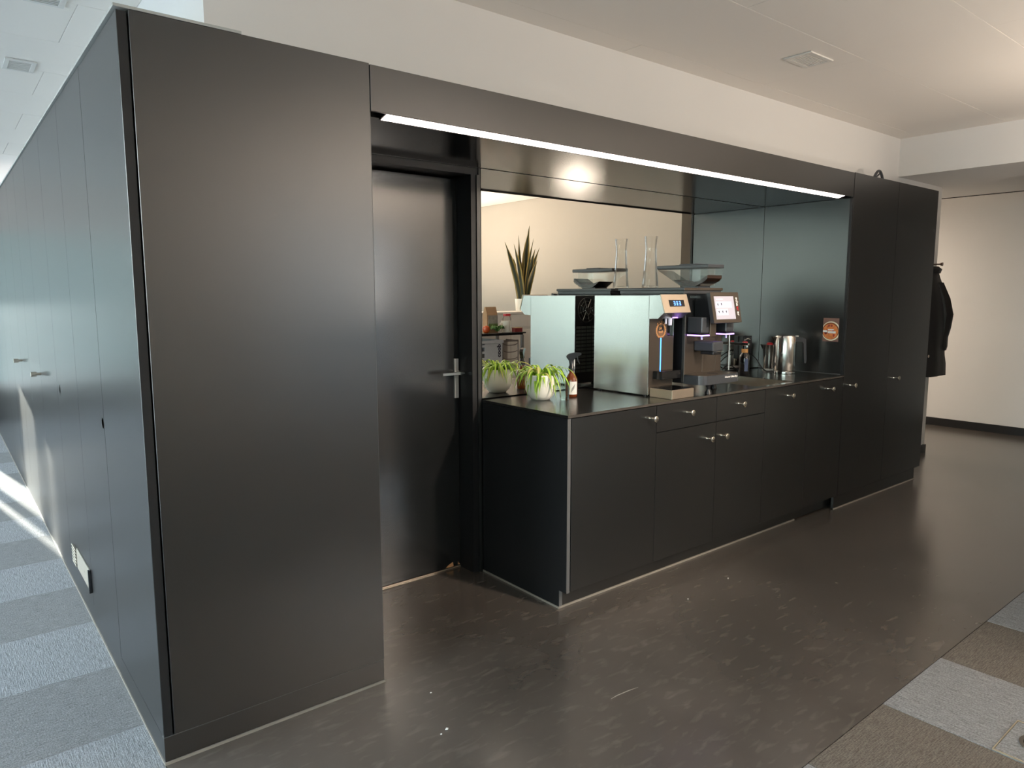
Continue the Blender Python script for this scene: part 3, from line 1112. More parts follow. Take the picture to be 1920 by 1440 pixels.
def wrap(cx, cy, r, a0, a1, z0, z1, n=12, t_=0.0006):
    bm = bmesh.new()
    rows = []
    for i in range(n+1):
        a_ = a0+(a1-a0)*i/n
        c_, s_ = math.cos(a_), math.sin(a_)
        rows.append([bm.verts.new((cx+rr*c_, cy+rr*s_, z)) for rr, z in ((r, z0), (r+t_, z0), (r+t_, z1), (r, z1))])
    for p, q in zip(rows, rows[1:]):
        for k in range(4):
            bm.faces.new((p[k], p[(k+1) % 4], q[(k+1) % 4], q[k]))
    bm.faces.new(rows[0])
    bm.faces.new(rows[-1][::-1])
    return bm


va = math.atan2(CAM.y-BY, CAM.x-BX)
lb = link('label', wrap(BX, BY, 0.0326, va-0.35, va+1.1, HC+0.014, HC+0.082), PAPER, t, label='white label')
b_ = bmesh.new()
for k in range(6):
    a_ = va-0.05+0.16*k*0.6
    p = Vector((BX+0.0334*math.cos(a_), BY+0.0334*math.sin(a_), HC+0.024+0.004*k))
    q = Vector((BX+0.0334*math.cos(a_+0.22), BY+0.0334*math.sin(a_+0.22), HC+0.050+0.004*k))
    tube(b_, [p, (p+q)/2+Vector((0, 0, 0.004)), q], 0.0008, 4)
link('label_print', b_, mat('grey_print', (0.22, 0.20, 0.19), 0.7, noise=0.1), lb)

# --- water dispenser (steel sided)
DX0, DX1, DY0, DY1, DZ0, DZ1 = 2.445, 2.650, 0.163, 0.560, 0.928, 1.452
t = thing('water_dispenser', 'steel sided water dispenser with vertical blue light line and tilted display head', 'dispenser', (2.55, 0.36, HC))
link('side_panel', box(DX0, DX0+0.004, DY0, DY1, DZ0, DZ1, 0.0008), STEEL, t, label='brushed steel side')
link('side_panel', box(DX1-0.004, DX1, DY0, DY1, DZ0, DZ1, 0.0008), STEEL, t)
link('top_panel', box(DX0+0.004, DX1-0.004, DY0, DY1, DZ1-0.004, DZ1, 0.0008), STEEL, t)
b_ = bmesh.new()
prism(b_, [(DX0+0.004, DZ0+0.004), (DX1-0.004, DZ0+0.004), (DX1-0.004, 1.235), (2.594, 1.235), (2.590, 1.300), (2.553, 1.304), (2.552, 1.336), (DX0+0.004, 1.336)], 'y', DY0-0.0015, DY0+0.02)
link('front_panel', b_, BRNZ, t, label='brown metallic front')
link('recess', box(DX0+0.005, DX1-0.005, DY0+0.012, DY1-0.012, DZ0+0.006, DZ1-0.005), BGLS, t)
for fx in (DX0+0.02, DX1-0.02):
    for fy in (DY0+0.03, DY1-0.03):
        link('foot', cyl(bmesh.new(), (fx, fy, HC+0.0003), (fx, fy, DZ0+0.006), 0.012, 0.012, 12), BPLA, t)
# back: condenser grid and fan
bk = link('back_grille', box(DX0+0.006, DX1-0.006, DY1-0.012, DY1-0.006, DZ0+0.01, DZ1-0.006), BPLA, t, label='black rear grille')
b_ = bmesh.new()
for r in range(13):
    for c_ in range(4):
        xa = DX0+0.018+0.043*c_
        bx(b_, xa, xa+0.036, DY1-0.006, DY1-0.004, 1.00+0.0215*r, 1.0145+0.0215*r)
o_ = link('grid', b_, mat('dark_wire', (0.16, 0.17, 0.16), 0.35, 0.7, noise=0.1), bk)
o_['kind'] = 'stuff'
b_ = bmesh.new()
for q in (0.072, 0.052, 0.032):
    disc(b_, (2.547, DY1-0.006, 1.368), (1, 0, 0), (0, 0, 1), q, -0.003, 32, q-0.002)
for k in range(4):
    a_ = PI/4*k+0.3
    tube(b_, [(2.547-0.07*math.cos(a_), DY1-0.004, 1.368-0.07*math.sin(a_)), (2.547+0.07*math.cos(a_), DY1-0.004, 1.368+0.07*math.sin(a_))], 0.0016, 6)
disc(b_, (2.547, DY1-0.004, 1.368), (-1, 0, 0), (0, 0, 1), 0.014, 0.004, 20)
link('fan_guard', b_, STEELP, bk, label='wire fan guard')
# head with tilted display
b_ = bmesh.new()
prism(b_, [(DY0+0.003, DZ1), (0.092, DZ1+0.001), (0.063, 1.366), (0.105, 1.333), (DY0+0.003, 1.331)], 'x', DX0, DX1)
hd_ = link('head', b_, STEEL, t, label='steel head')
uy_ = (Vector((0, 0.092, DZ1+0.001))-Vector((0, 0.063, 1.366))).normalized()
fo = Vector((DX0, 0.063, 1.366))
L_ = (Vector((0, 0.092, DZ1+0.001))-Vector((0, 0.063, 1.366))).length
link('bezel', plate(bmesh.new(), fo, (1, 0, 0), uy_, -0.003, DX1-DX0+0.003, -0.004, L_+0.003, 0.005), BRUSHB, hd_, label='champagne metal bezel')
link('display', plate(bmesh.new(), fo+Vector((0, -0.005, 0)), (1, 0, 0), uy_, 0.048, 0.170, 0.030, 0.066, 0.0016), BGLS, hd_, label='small black display')
nrm = Vector((1, 0, 0)).cross(uy_)
for k, s in enumerate(('2', '0', '3')):
    pass
b_ = bmesh.new()
for k in range(3):
    ox = 0.082+0.022*k
    for (a0, a1, c0, c1) in [((0, 1), (0, .14))+() for _ in ()] or [(0, 1, 0, .16), (0, 1, .42, .58), (0, 1, .84, 1)] + ([(0.7, 1, 0, 1)] if k != 1 else [(.35, .65, 0, 1)]):
        plate(b_, fo+Vector((0, -0.0068, 0)), (1, 0, 0), uy_, ox+0.013*a0, ox+0.013*a1, 0.037+0.022*c0, 0.037+0.022*c1, 0.0008)
link('digits', b_, LEDD, hd_, label='glowing blue digits')
b_ = bmesh.new()
cyl(b_, (2.555, 0.115, 1.333), (2.555, 0.115, 1.296), 0.012, 0.010, 16)
cyl(b_, (2.525, 0.118, 1.333), (2.525, 0.118, 1.304), 0.005, 0.005, 10)
link('nozzle', b_, FROST, t, smooth=True, label='white nozzle')
link('head_glow', box(2.56, 2.60, 0.098, 0.110, 1.3335, 1.3355), LEDP, t)
link('light_line', box(2.5375, 2.5445, DY0-0.0032, DY0-0.001, 1.050, 1.228), LEDB, t, label='vertical blue light line')
link('light_dash', box(2.518, 2.556, DY0-0.0032, DY0-0.001, 1.0285, 1.0335), LEDB, t)
# round badge
bd = bmesh.new()
oB = Vector((2.540, DY0-0.0016, 1.268))
disc(bd, oB, (1, 0, 0), (0, 0, 1), 0.0375, 0.0008, 36, 0.0335)
disc(bd, oB, (1, 0, 0), (0, 0, 1), 0.0305, 0.0006, 32, 0.0295)
for k in range(9):      # laurel leaves on both sides
    for s in (-1, 1):
        a_ = PI/2+s*(0.75+0.24*k)
        c_ = oB+Vector((math.cos(a_)*0.0385, -0.0006, math.sin(a_)*0.0385))
        plate(bd, c_, (math.cos(a_+s*0.6), 0, math.sin(a_+s*0.6)), (-math.sin(a_+s*0.6), 0, math.cos(a_+s*0.6)), -0.005, 0.005, -0.0015, 0.0015, 0.0006)
for k in range(5):      # stars
    a_ = PI/2+(k-2)*0.33
    c_ = oB+Vector((math.cos(a_)*0.046, -0.0006, math.sin(a_)*0.046))
    for q in range(3):
        plate(bd, c_, (math.cos(q*PI/3), 0, math.sin(q*PI/3)), (-math.sin(q*PI/3), 0, math.cos(q*PI/3)), -0.004, 0.004, -0.0009, 0.0009, 0.0006)
bx(bd, 2.522, 2.558, DY0-0.0024, DY0-0.0016, 1.2485, 1.2505)
bx(bd, 2.528, 2.552, DY0-0.0024, DY0-0.0016, 1.2430, 1.2445)
bdo = link('badge', bd, GOLD, t, label='round copper badge with laurels and stars')
text_mesh('lettering', 'So', 0.022, basis((2.536, DY0-0.0022, 1.280), (1, 0, 0.15), (-0.15, 0, 1)), GOLD, bdo, bold=0.0004)
text_mesh('lettering', 'fresh', 0.019, basis((2.540, DY0-0.0022, 1.260), (1, 0, 0.05), (-0.05, 0, 1)), GOLD, bdo, bold=0.0005)
b_ = box(2.483, 2.638, 0.100, DY0-0.0018, 1.012, 1.056, 0.002)
link('cup_shelf', b_, BGLS, t, label='black cup shelf')
# drip tray
t = thing('drip_tray', 'shallow steel drip tray in front of the water dispenser', 'tray', (2.548, 0.085, HC))
bx_ = bmesh.new()
bx(bx_, 2.458, 2.640, 0.012, 0.160, HC+0.0005, HC+0.047, 0.0015)
link('body', bx_, BRUSHB, t)
b_ = bmesh.new()
for k in range(9):
    bx(b_, 2.466+0.019*k, 2.479+0.019*k, 0.022, 0.155, HC+0.0472, HC+0.0495)
link('grate', b_, BGLS, t, label='dark grate')

# --- coffee machine
MX0, MX1, MY0, MY1 = 2.700, 3.045, 0.130, 0.600
t = thing('coffee_machine', 'large black bean-to-cup coffee machine with touchscreen and purple lights', 'coffee machine', (2.87, 0.33, HC))
link('body', box(MX0, MX1, MY0+0.012, MY1, 0.975, 1.462, 0.003), BPLA, t)
fp = link('front_panel', bx(bx(box(MX0+0.004, 2.864, MY0, MY0+0.012, 1.02, 1.236, 0.001), 2.866, 2.988, MY0, MY0+0.012, 1.02, 1.236, 0.001),
                            2.990, MX1-0.004, MY0, MY0+0.012, 1.02, 1.236, 0.001), BRNZ, t, label='brown metallic lower front')
link('upper_front', box(MX0+0.004, MX1-0.004, MY0+0.001, MY0+0.012, 1.238, 1.458, 0.001), BGLS, t)
link('edge_strip', box(MX0-0.001, MX0+0.006, MY0-0.003, MY0+0.012, 0.98, 1.462, 0.001), mat('grey_metal_edge', (0.14, 0.135, 0.13), 0.35, 0.7, noise=0.05), t)
link('top_plate', bx(box(2.690, 3.040, 0.133, 0.612, 1.478, 1.494, 0.003), 2.697, 3.034, 0.140, 0.60, 1.462, 1.4785), GREYP, t, label='stepped dark top plate')
link('top_edge', box(2.692, 3.038, 0.1315, 0.1332, 1.480, 1.4925), BRNZ, t)
for fx, fy in ((2.79, 0.03), (3.02, 0.16), (2.73, 0.52), (3.0, 0.52)):
    b_ = bmesh.new()
    lathe(b_, fx, fy, [(0.019, HC+0.0004), (0.019, HC+0.006), (0.010, HC+0.022), (0.010, HC+0.030), (0.018, HC+0.054)], 18, True, True)
    link('foot', b_, BPLA, t, smooth=True)
# base tray
b_ = bmesh.new()
outl = [(MX0, MY0+0.012), (MX1-0.012, MY0+0.012), (MX1-0.012, 0.014), (MX1-0.018, 0.004), (MX1-0.028, 0.0)]
for k in range(7):
    a_ = PI/2*k/6
    outl.append((MX0+0.045-0.045*math.sin(a_), 0.045-0.045*math.cos(a_)))
prism(b_, outl, 'z', 0.974, 1.022)
tr = link('drip_tray', b_, GREYP, t, label='grey drip tray')
b_ = bmesh.new()
prism(b_, [(MX0+0.006+(x-MX0)*0.965, 0.004+y*0.96) for x, y in outl], 'z', 1.0222, 1.0245)
link('tray_top', b_, BRNZ, tr, label='metallic tray top')
b_ = bmesh.new()
disc(b_, (2.868, 0.060, 1.0246), (1, 0, 0), (0, 1, 0), 0.030, 0.0008, 28)
link('drain_hole', b_, BPLA, tr)
text_mesh('lettering', 'Schaerer Coffee Skye', 0.0135, basis((2.955, -0.0004, 1.006), (1, 0, 0), (0, 0, 1)), TEXTW, tr, bold=0.0004)
# spout blocks with light bars
for (x0, x1, y0, z0, z1) in ((2.722, 2.786, 0.033, 1.250, 1.336), (2.958, 3.034, 0.046, 1.250, 1.330)):
    sb = link('spout_block', box(x0, x1, y0, MY0, z0, z1, 0.006, 2), GREYP, t)
    link('block_base', box(x0+0.001, x1-0.001, y0+0.001, MY0, 1.2415, 1.2500), BGLS, sb)
    link('light_bar', bx(box(x0-0.0015, x1+0.0015, y0-0.0015, y0+0.004, 1.2345, 1.2412), x0-0.0015, x0+0.004, y0+0.004, MY0-0.002, 1.2345, 1.2412), LEDP, sb, label='glowing purple light bar')
    b_ = bmesh.new()
    cyl(b_, ((x0+x1)/2+0.008, y0+0.03, 1.2345), ((x0+x1)/2+0.008, y0+0.03, 1.214), 0.006, 0.005, 12)
    link('nozzle', b_, FROST, sb, smooth=True)
link('centre_block', box(2.812, 2.868, 0.045, MY0, 1.226, 1.320, 0.004), BRNZ, t)
b_ = bmesh.new()
bx(b_, 2.785, 2.880, 0.004, MY0, 1.150, 1.204, 0.008, 3)
cs = link('coffee_spout', b_, GREYP, t, label='dark grey coffee spout')
link('spout_lip', box(2.796, 2.872, 0.010, 0.095, 1.132, 1.150, 0.005, 2), BPLA, cs)
link('spout_trim', box(2.806, 2.884, 0.001, 0.060, 1.1480, 1.1505), STEELP, cs)
link('steam_rod', cyl(bmesh.new(), (3.050, 0.085, 1.228), (3.048, 0.080, 1.03), 0.005, 0.004, 10), STEELP, t, smooth=True)
b_ = bmesh.new()
bx(b_, 2.745, 2.835, MY0-0.0006, MY0+0.001, 1.438, 1.450)
link('bean_flap_handle', b_, STEELP, t)
# touchscreen
uyS = (Vector((0, 0.016, 1.466))-Vector((0, -0.016, 1.306))).normalized()
sO = Vector((2.757, -0.016, 1.306))
sc_ = link('screen_housing', plate(bmesh.new(), sO, (1, 0, 0), uyS, 0, 0.250, 0, 0.164, -0.020), GREYP, t)
b_ = bmesh.new()
prism(b_, [(0.004, 1.318), (0.035, 1.462), (MY0, 1.458), (MY0, 1.330)], 'x', 2.785, 2.975)
link('screen_mount', b_, BPLA, t)
link('screen_bezel', plate(bmesh.new(), sO, (1, 0, 0), uyS, -0.001, 0.251, -0.001, 0.165, 0.003), BRNZ, sc_, label='bronze bezel')
zz = uyS.cross(Vector((1, 0, 0)))*-1.0
n_ = Vector((1, 0, 0)).cross(uyS)
dO = sO+n_*0.003
link('screen', plate(bmesh.new(), dO, (1, 0, 0), uyS, 0.024, 0.200, 0.018, 0.143, 0.0008), SCRN, sc_, label='lit lilac touchscreen')
b_ = bmesh.new()
plate(b_, dO+n_*0.0009, (1, 0, 0), uyS, 0.034, 0.176, 0.080, 0.114, 0.0004)
plate(b_, dO+n_*0.0009, (1, 0, 0), uyS, 0.034, 0.136, 0.040, 0.074, 0.0004)
link('menu_tile', b_, SCRT, sc_)
b_ = bmesh.new()
plate(b_, dO+n_*0.0009, (1, 0, 0), uyS, 0.040, 0.100, 0.125, 0.129, 0.0004)
link('menu_title', b_, SCRW, sc_)
b_ = bmesh.new()
for (u, v) in ((0.048, 0.092), (0.080, 0.094), (0.050, 0.053), (0.083, 0.053), (0.116, 0.053)):
    plate(b_, dO+n_*0.0014, (1, 0, 0), uyS, u, u+0.006, v, v+0.012, 0.0003)
    plate(b_, dO+n_*0.0014, (1, 0, 0), uyS, u-0.003, u+0.003, v+0.006, v+0.010, 0.0003)
link('menu_icon', b_, SCRK, sc_)
lo = sO+Vector((0.229, 0, 0))+uyS*0.083+n_*0.0034
text_mesh('lettering', 'scha', 0.027, basis(lo+uyS*0.030, -uyS, (1, 0, 0)), TEXTW, sc_, bold=0.0008)
text_mesh('lettering', 'er', 0.027, basis(lo-uyS*0.008, -uyS, (1, 0, 0)), REDP, sc_, bold=0.0008)
text_mesh('lettering', 'er', 0.027, basis(lo-uyS*0.036, -uyS, (1, 0, 0)), TEXTW, sc_, bold=0.0008)
# bean hopper
hp = bpy.data.objects.new('bean_hopper', None)
hp.parent = t
COL.objects.link(hp)
prof = [(0.110, 1.602), (0.110, 1.545), (0.128, 1.528), (0.190, 1.500), (0.285, 1.500), (0.455, 1.596), (0.455, 1.602)]
HX0, HX1 = 2.862, 3.000


def shell(prof_, x0, x1, th):
    bm = bmesh.new()
    inn = []
    n = len(prof_)
    cy = sum(p[0] for p in prof_)/n
    cz = sum(p[1] for p in prof_)/n
    A = [bm.verts.new((x0, y, z)) for y, z in prof_]
    B = [bm.verts.new((x1, y, z)) for y, z in prof_]
    for i in range(n-1):
        bm.faces.new((A[i], A[i+1], B[i+1], B[i]))
    bm.faces.new(A)
    bm.faces.new(B)
    bmesh.ops.recalc_face_normals(bm, faces=bm.faces)
    return bm


link('container', shell(prof, HX0, HX1, 0.002), ACRY, hp, label='clear bean container')
BEAN = mat('coffee_beans', (0.030, 0.012, 0.006), 0.4, noise=0.6, nscale=120, bump=1.0, bscale=110)
b_ = bmesh.new()
prism(b_, [(0.113, 1.563), (0.113, 1.546), (0.130, 1.530), (0.192, 1.5025), (0.283, 1.5025), (0.345, 1.540), (0.25, 1.520), (0.17, 1.530)], 'x', HX0+0.003, HX1-0.003)
bn = link('coffee_beans', b_, BEAN, hp, label='dark roasted beans')
bn['kind'] = 'stuff'
link('lid', bx(box(HX0-0.006, HX1+0.006, 0.104, 0.462, 1.602, 1.622, 0.003), HX0+0.02, HX1-0.02, 0.21, 0.32, 1.622, 1.629, 0.002), GREYP, hp, label='dark lid')
link('collar', box(2.875, 2.985, 0.18, 0.30, 1.494, 1.502), GREYP, hp)
b_ = bmesh.new()
bx(b_, HX0+0.001, HX1-0.001, 0.155, 0.158, 1.505, 1.600)
link('divider', b_, ACRY, hp)

# --- glass carafe on the machine
b_ = bmesh.new()
CX, CY, CZ = 2.873, 0.522, 1.4945
pr = [(0.043, 0), (0.0495, 0.004), (0.0495, 0.012), (0.037, 0.150), (0.0335, 0.215), (0.0335, 0.235), (0.0365, 0.270), (0.040, 0.302), (0.0385, 0.302),
      (0.035, 0.270), (0.032, 0.235), (0.032, 0.215), (0.0355, 0.150), (0.046, 0.014), (0.0, 0.010)]
lathe(b_, CX, CY, [(r, CZ+z) for r, z in pr], 20)
tag(link('carafe', b_, CLEAR, origin=(CX, CY, CZ), smooth=False), 'tall empty faceted glass carafe standing on the coffee machine', 'carafe')

# --- kettle
KX, KYY = 4.062, 0.325
t = thing('kettle', 'tall brushed steel electric kettle with black handle at the right end of the worktop', 'kettle', (KX, KYY, HC))
b_ = bmesh.new()
lathe(b_, KX, KYY, [(0.070, HC+0.020), (0.0715, HC+0.024), (0.0715, HC+0.245), (0.069, HC+0.252), (0.066, HC+0.252)], 44, True, True)
link('body', b_, STEELK, t, smooth=True)
b_ = bmesh.new()
lathe(b_, KX, KYY, [(0.070, HC+0.0005), (0.0735, HC+0.003), (0.0735, HC+0.015), (0.070, HC+0.0185)], 44, True, True)
link('power_base', b_, STEELP, t, smooth=True)
b_ = bmesh.new()
lathe(b_, KX, KYY, [(0.0655, HC+0.2515), (0.064, HC+0.258), (0.050, HC+0.263), (0.02, HC+0.264)], 36, True, True)
link('lid', b_, STEELP, t, smooth=True)
link('base_gap', lathe(bmesh.new(), KX, KYY, [(0.069, HC+0.0180), (0.069, HC+0.0205)], 40, True, True), BPLA, t)
sdv = Vector((-0.80, 0.60, 0)).normalized()
pv = Vector((-sdv.y, sdv.x, 0))
b_ = bmesh.new()
c0 = Vector((KX, KYY, 0))
vs = [b_.verts.new(c0+sdv*a+pv*b+Vector((0, 0, HC+z))) for a, b, z in
      ((0.064, 0.026, 0.249), (0.064, -0.026, 0.249), (0.099, 0.0, 0.252), (0.0695, 0.0, 0.195), (0.066, 0.020, 0.245), (0.066, -0.020, 0.245))]
for f in ((0, 2, 3), (2, 1, 3), (0, 1, 2), (0, 3, 1)):
    b_.faces.new([vs[i] for i in f])
for v in (vs[4], vs[5]):
    b_.verts.remove(v)
link('spout', b_, STEELP, t)
hv_ = Vector((0.72, -0.69, 0)).normalized()
hp_ = Vector((-hv_.y, hv_.x, 0))
b_ = bmesh.new()
out = [(0.070, 0.245), (0.118, 0.243), (0.134, 0.232), (0.142, 0.10), (0.140, 0.072), (0.128, 0.072), (0.118, 0.205), (0.108, 0.216), (0.070, 0.218)]
A = [b_.verts.new(c0+hv_*u-hp_*0.014+Vector((0, 0, HC+v))) for u, v in out]
B = [b_.verts.new(c0+hv_*u+hp_*0.014+Vector((0, 0, HC+v))) for u, v in out]
for i in range(len(out)):
    j = (i+1) % len(out)
    b_.faces.new((A[i], A[j], B[j], B[i]))
b_.faces.new(A[::-1])
b_.faces.new(B)
link('handle', b_, GREYP, t, label='dark grey handle')
link('hinge_button', box(KX+0.048, KX+0.066, KYY-0.06, KYY-0.042, HC+0.250, HC+0.258, 0.002), WHITEP, t)

# --- steel jug with red button
JX, JY = 4.145, 0.492
t = thing('steel_jug', 'small tapered steel milk jug with a red top, behind the kettle', 'jug', (JX, JY, HC))
b_ = bmesh.new()
lathe(b_, JX, JY, [(0.036, HC+0.012), (0.037, HC+0.016), (0.041, HC+0.120), (0.046, HC+0.180), (0.0475, HC+0.184), (0.044, HC+0.182)], 36, True, True)
link('body', b_, STEELK, t, smooth=True)
link('base', lathe(bmesh.new(), JX, JY, [(0.044, HC+0.0005), (0.045, HC+0.004), (0.040, HC+0.013)], 30, True, True), WHITEP, t, smooth=True)
b_ = bmesh.new()
lathe(b_, JX, JY-0.002, [(0.022, HC+0.183), (0.023, HC+0.191), (0.015, HC+0.198)], 24, True, True)
link('red_knob', b_, REDP, t, smooth=True, label='red knob')
b_ = bmesh.new()
tube(b_, smooth_path([(JX+0.035, JY-0.03, HC+0.165), (JX+0.058, JY-0.05, HC+0.15), (JX+0.06, JY-0.052, HC+0.09), (JX+0.036, JY-0.03, HC+0.06)]), 0.006, 8)
link('handle', b_, BPLA, t, smooth=True)
b_ = bmesh.new()
v_ = [Vector((JX, JY, HC))+Vector(q) for q in ((-0.036, 0.026, 0.182), (-0.012, 0.044, 0.182), (-0.043, 0.048, 0.187), (-0.030, 0.036, 0.150))]
v_ = [b_.verts.new(q) for q in v_]
for f in ((0, 2, 3), (2, 1, 3), (0, 1, 2), (0, 3, 1)):
    b_.faces.new([v_[i] for i in f])
link('spout', b_, STEELK, t)

# --- syrup bottle
QX, QY = 3.735, 0.425
t = thing('syrup_bottle', 'dark glass syrup bottle with an orange neck band and red cap beside the coffee machine', 'bottle', (QX, QY, HC))
b_ = bmesh.new()
lathe(b_, QX, QY, [(0.032, HC+0.0005), (0.0345, HC+0.004), (0.0345, HC+0.118), (0.030, HC+0.134), (0.018, HC+0.150), (0.0155, HC+0.185), (0.0150, HC+0.208)], 32, True, True)
link('body', b_, DARKG, t, smooth=True)
b_ = bmesh.new()
lathe(b_, QX, QY, [(0.0215, HC+0.153), (0.0215, HC+0.178)], 28, True, True)
link('neck_band', b_, mat('orange_paper', (0.72, 0.36, 0.12), 0.6, noise=0.1), t, label='orange neck band')
b_ = bmesh.new()
lathe(b_, QX, QY, [(0.017, HC+0.200), (0.017, HC+0.224), (0.010, HC+0.228)], 24, True, True)
link('cap', b_, REDP, t, smooth=True, label='red cap')
b_ = bmesh.new()
tube(b_, [(QX, QY, HC+0.226), (QX, QY, HC+0.240), (QX+0.012, QY-0.012, HC+0.246), (QX+0.03, QY-0.018, HC+0.238)], [0.006, 0.006, 0.006, 0.004], 10)
link('pourer', b_, STEELP, t, smooth=True)
vq = math.atan2(CAM.y-QY, CAM.x-QX)
link('label', wrap(QX, QY, 0.0346, vq+0.05, vq+0.75, HC+0.03, HC+0.112), mat('dark_blue', (0.10, 0.13, 0.24), 0.4, noise=0.2), t, label='dark blue patch')  # dark blue patch wrapped round part of the bottle

# --- socket box and cables
t = thing('socket_box', 'flat black socket box on the mirror behind the syrup bottle', 'socket', (4.03, 0.62, 1.02))
link('body', box(3.985, 4.095, 0.600, 0.637, 1.00, 1.165, 0.004), BPLA, t)
link('cover', box(3.992, 4.088, 0.597, 0.600, 1.008, 1.158, 0.002), GREYP, t)
for nm, lab, pts in (('power_cable', 'black power cable looping up from the worktop beside the syrup bottle', [(3.86, 0.50, HC+0.006), (3.90, 0.52, 0.99), (3.98, 0.56, 1.05), (4.03, 0.590, 1.06)]),
                     ('power_cable', 'black power cable running down to the kettle base', [(4.05, 0.590, 1.04), (4.02, 0.52, 1.01), (4.01, 0.47, 0.96), (4.02, 0.435, HC+0.008), (4.06, 0.412, HC+0.007)]),
                     ('power_cable', 'black power cable lying in a loop on the worktop behind the bottle', [(3.62, 0.50, HC+0.006), (3.70, 0.57, HC+0.03), (3.80, 0.58, HC+0.05), (3.90, 0.58, HC+0.012), (3.96, 0.575, HC+0.006), (4.05, 0.58, HC+0.006)])):
    b_ = bmesh.new()
    tube(b_, smooth_path(pts, 30), 0.0042, 8)
    tag(link(nm, b_, BPLA, origin=pts[0], smooth=True), lab, 'cable', 'cables behind the bottle')

# --- soup card
t = thing('soup_card', 'small printed card of a bowl of orange soup on the black niche side panel', 'card', (XB-0.001, 0.105, 1.14))
link('card', box(XB-0.0016, XB-0.0002, 0.050, 0.160, 1.140, 1.298), mat('card_brown', (0.22, 0.115, 0.09), 0.6, noise=0.15, nscale=20), t)


def sunny(bm, cy, cz, r, t0, t1, n=36):
    """disc on the card, clipped at its edges"""
    ring0, ring1 = [], []
    for i in range(n):
        a_ = 2*PI*i/n
        y = min(0.159, max(0.051, cy+r*math.cos(a_)))
        z = min(1.297, max(1.141, cz+r*math.sin(a_)))
        ring0.append(bm.verts.new((XB-t0, y, z)))
        ring1.append(bm.verts.new((XB-t1, y, z)))
    for i in range(n):
        j = (i+1) % n
        bm.faces.new((ring0[i], ring0[j], ring1[j], ring1[i]))
    bm.faces.new(ring1)
    bm.faces.new(ring0[::-1])
    return bm


link('bowl_print', sunny(bmesh.new(), 0.104, 1.211, 0.065, 0.0016, 0.0020), CREAM, t, label='printed cream bowl')
link('rim_print', sunny(bmesh.new(), 0.106, 1.211, 0.0575, 0.0020, 0.0023), mat('rim_brown', (0.24, 0.07, 0.02), 0.6, noise=0.2), t)
SOUP = mat('soup_orange', (0.70, 0.22, 0.06), 0.6, noise=0.55, nscale=45)
link('soup_print', sunny(bmesh.new(), 0.107, 1.208, 0.052, 0.0023, 0.0026), SOUP, t, label='printed orange soup')
b_ = bmesh.new()
rb = random.Random(5)
for k in range(14):
    a_, rr = rb.uniform(0, 2*PI), rb.uniform(0.012, 0.042)
    disc(b_, (XB-0.0026, 0.107+rr*math.cos(a_), 1.208+rr*math.sin(a_)), (0, -1, 0), (0, 0, 1), rb.uniform(0.004, 0.009), 0.0002, 9)
link('garnish_print', b_, mat('garnish_red', (0.35, 0.05, 0.04), 0.6, noise=0.3), t)
b_ = bmesh.new()
for y0, y1, z0, z1 in ((0.084, 0.124, 1.216, 1.224), (0.070, 0.124, 1.196, 1.210), (0.128, 0.158, 1.202, 1.216)):
    bx(b_, XB-0.0033, XB-0.0029, y0, y1, z0, z1)
link('caption_print', b_, TEXTW, t, label='white caption blocks')

# ================================================================== COAT ON THE WALL HOOK
t = thing('wall_hook', 'small round steel coat peg on the white wall end at the far right', 'hook', (6.5, 0.36, 1.72))
b_ = bmesh.new()
cyl(b_, (6.5, 0.3605, 1.72), (6.5, 0.355, 1.72), 0.016, 0.016, 16)
cyl(b_, (6.5, 0.355, 1.72), (6.5, 0.285, 1.72), 0.007, 0.007, 12)
cyl(b_, (6.5, 0.285, 1.72), (6.5, 0.268, 1.72), 0.013, 0.015, 16)
link('peg', b_, mat('peg_bronze', (0.22, 0.15, 0.12), 0.3, 0.8, noise=0.1), t, smooth=True)


def loft(sections, n=28):
    bm = bmesh.new()
    rings = []
    for i, (cx, cy, rx, ry, z, fold) in enumerate(sections):
        ring = []
        for k in range(n):
            a_ = 2*PI*k/n
            f = 1+fold*math.sin(7*a_+i*0.35)+fold*0.6*math.sin(11*a_-i*0.5)
            ring.append(bm.verts.new((cx+rx*math.cos(a_)*f, min(0.357, cy+ry*math.sin(a_)*f), z)))
        rings.append(ring)
    for p, q in zip(rings, rings[1:]):
        for k in range(n):
            bm.faces.new((p[k], p[(k+1) % n], q[(k+1) % n], q[k]))
    bm.faces.new(rings[0])
    bm.faces.new(rings[-1][::-1])
    return bm


CLOTH = mat('black_nylon', (0.010, 0.009, 0.009), 0.55, noise=0.3, nscale=30, bump=0.4, bscale=40)
t = thing('coat', 'long black padded coat hanging from the peg at the end of the block', 'coat', (6.42, 0.3, 0.72))
link('body', loft([(6.44, 0.335, 0.05, 0.022, 1.690, 0.03), (6.44, 0.325, 0.10, 0.030, 1.660, 0.03), (6.42, 0.322, 0.16, 0.040, 1.60, 0.04), (6.40, 0.305, 0.21, 0.060, 1.50, 0.05),
                   (6.38, 0.285, 0.24, 0.078, 1.35, 0.06), (6.37, 0.275, 0.25, 0.085, 1.20, 0.06), (6.37, 0.275, 0.25, 0.083, 1.02, 0.06), (6.37, 0.275, 0.24, 0.082, 0.95, 0.06),
                   (6.37, 0.268, 0.25, 0.087, 0.85, 0.07), (6.37, 0.268, 0.26, 0.088, 0.745, 0.07)]), CLOTH, t, smooth=True)
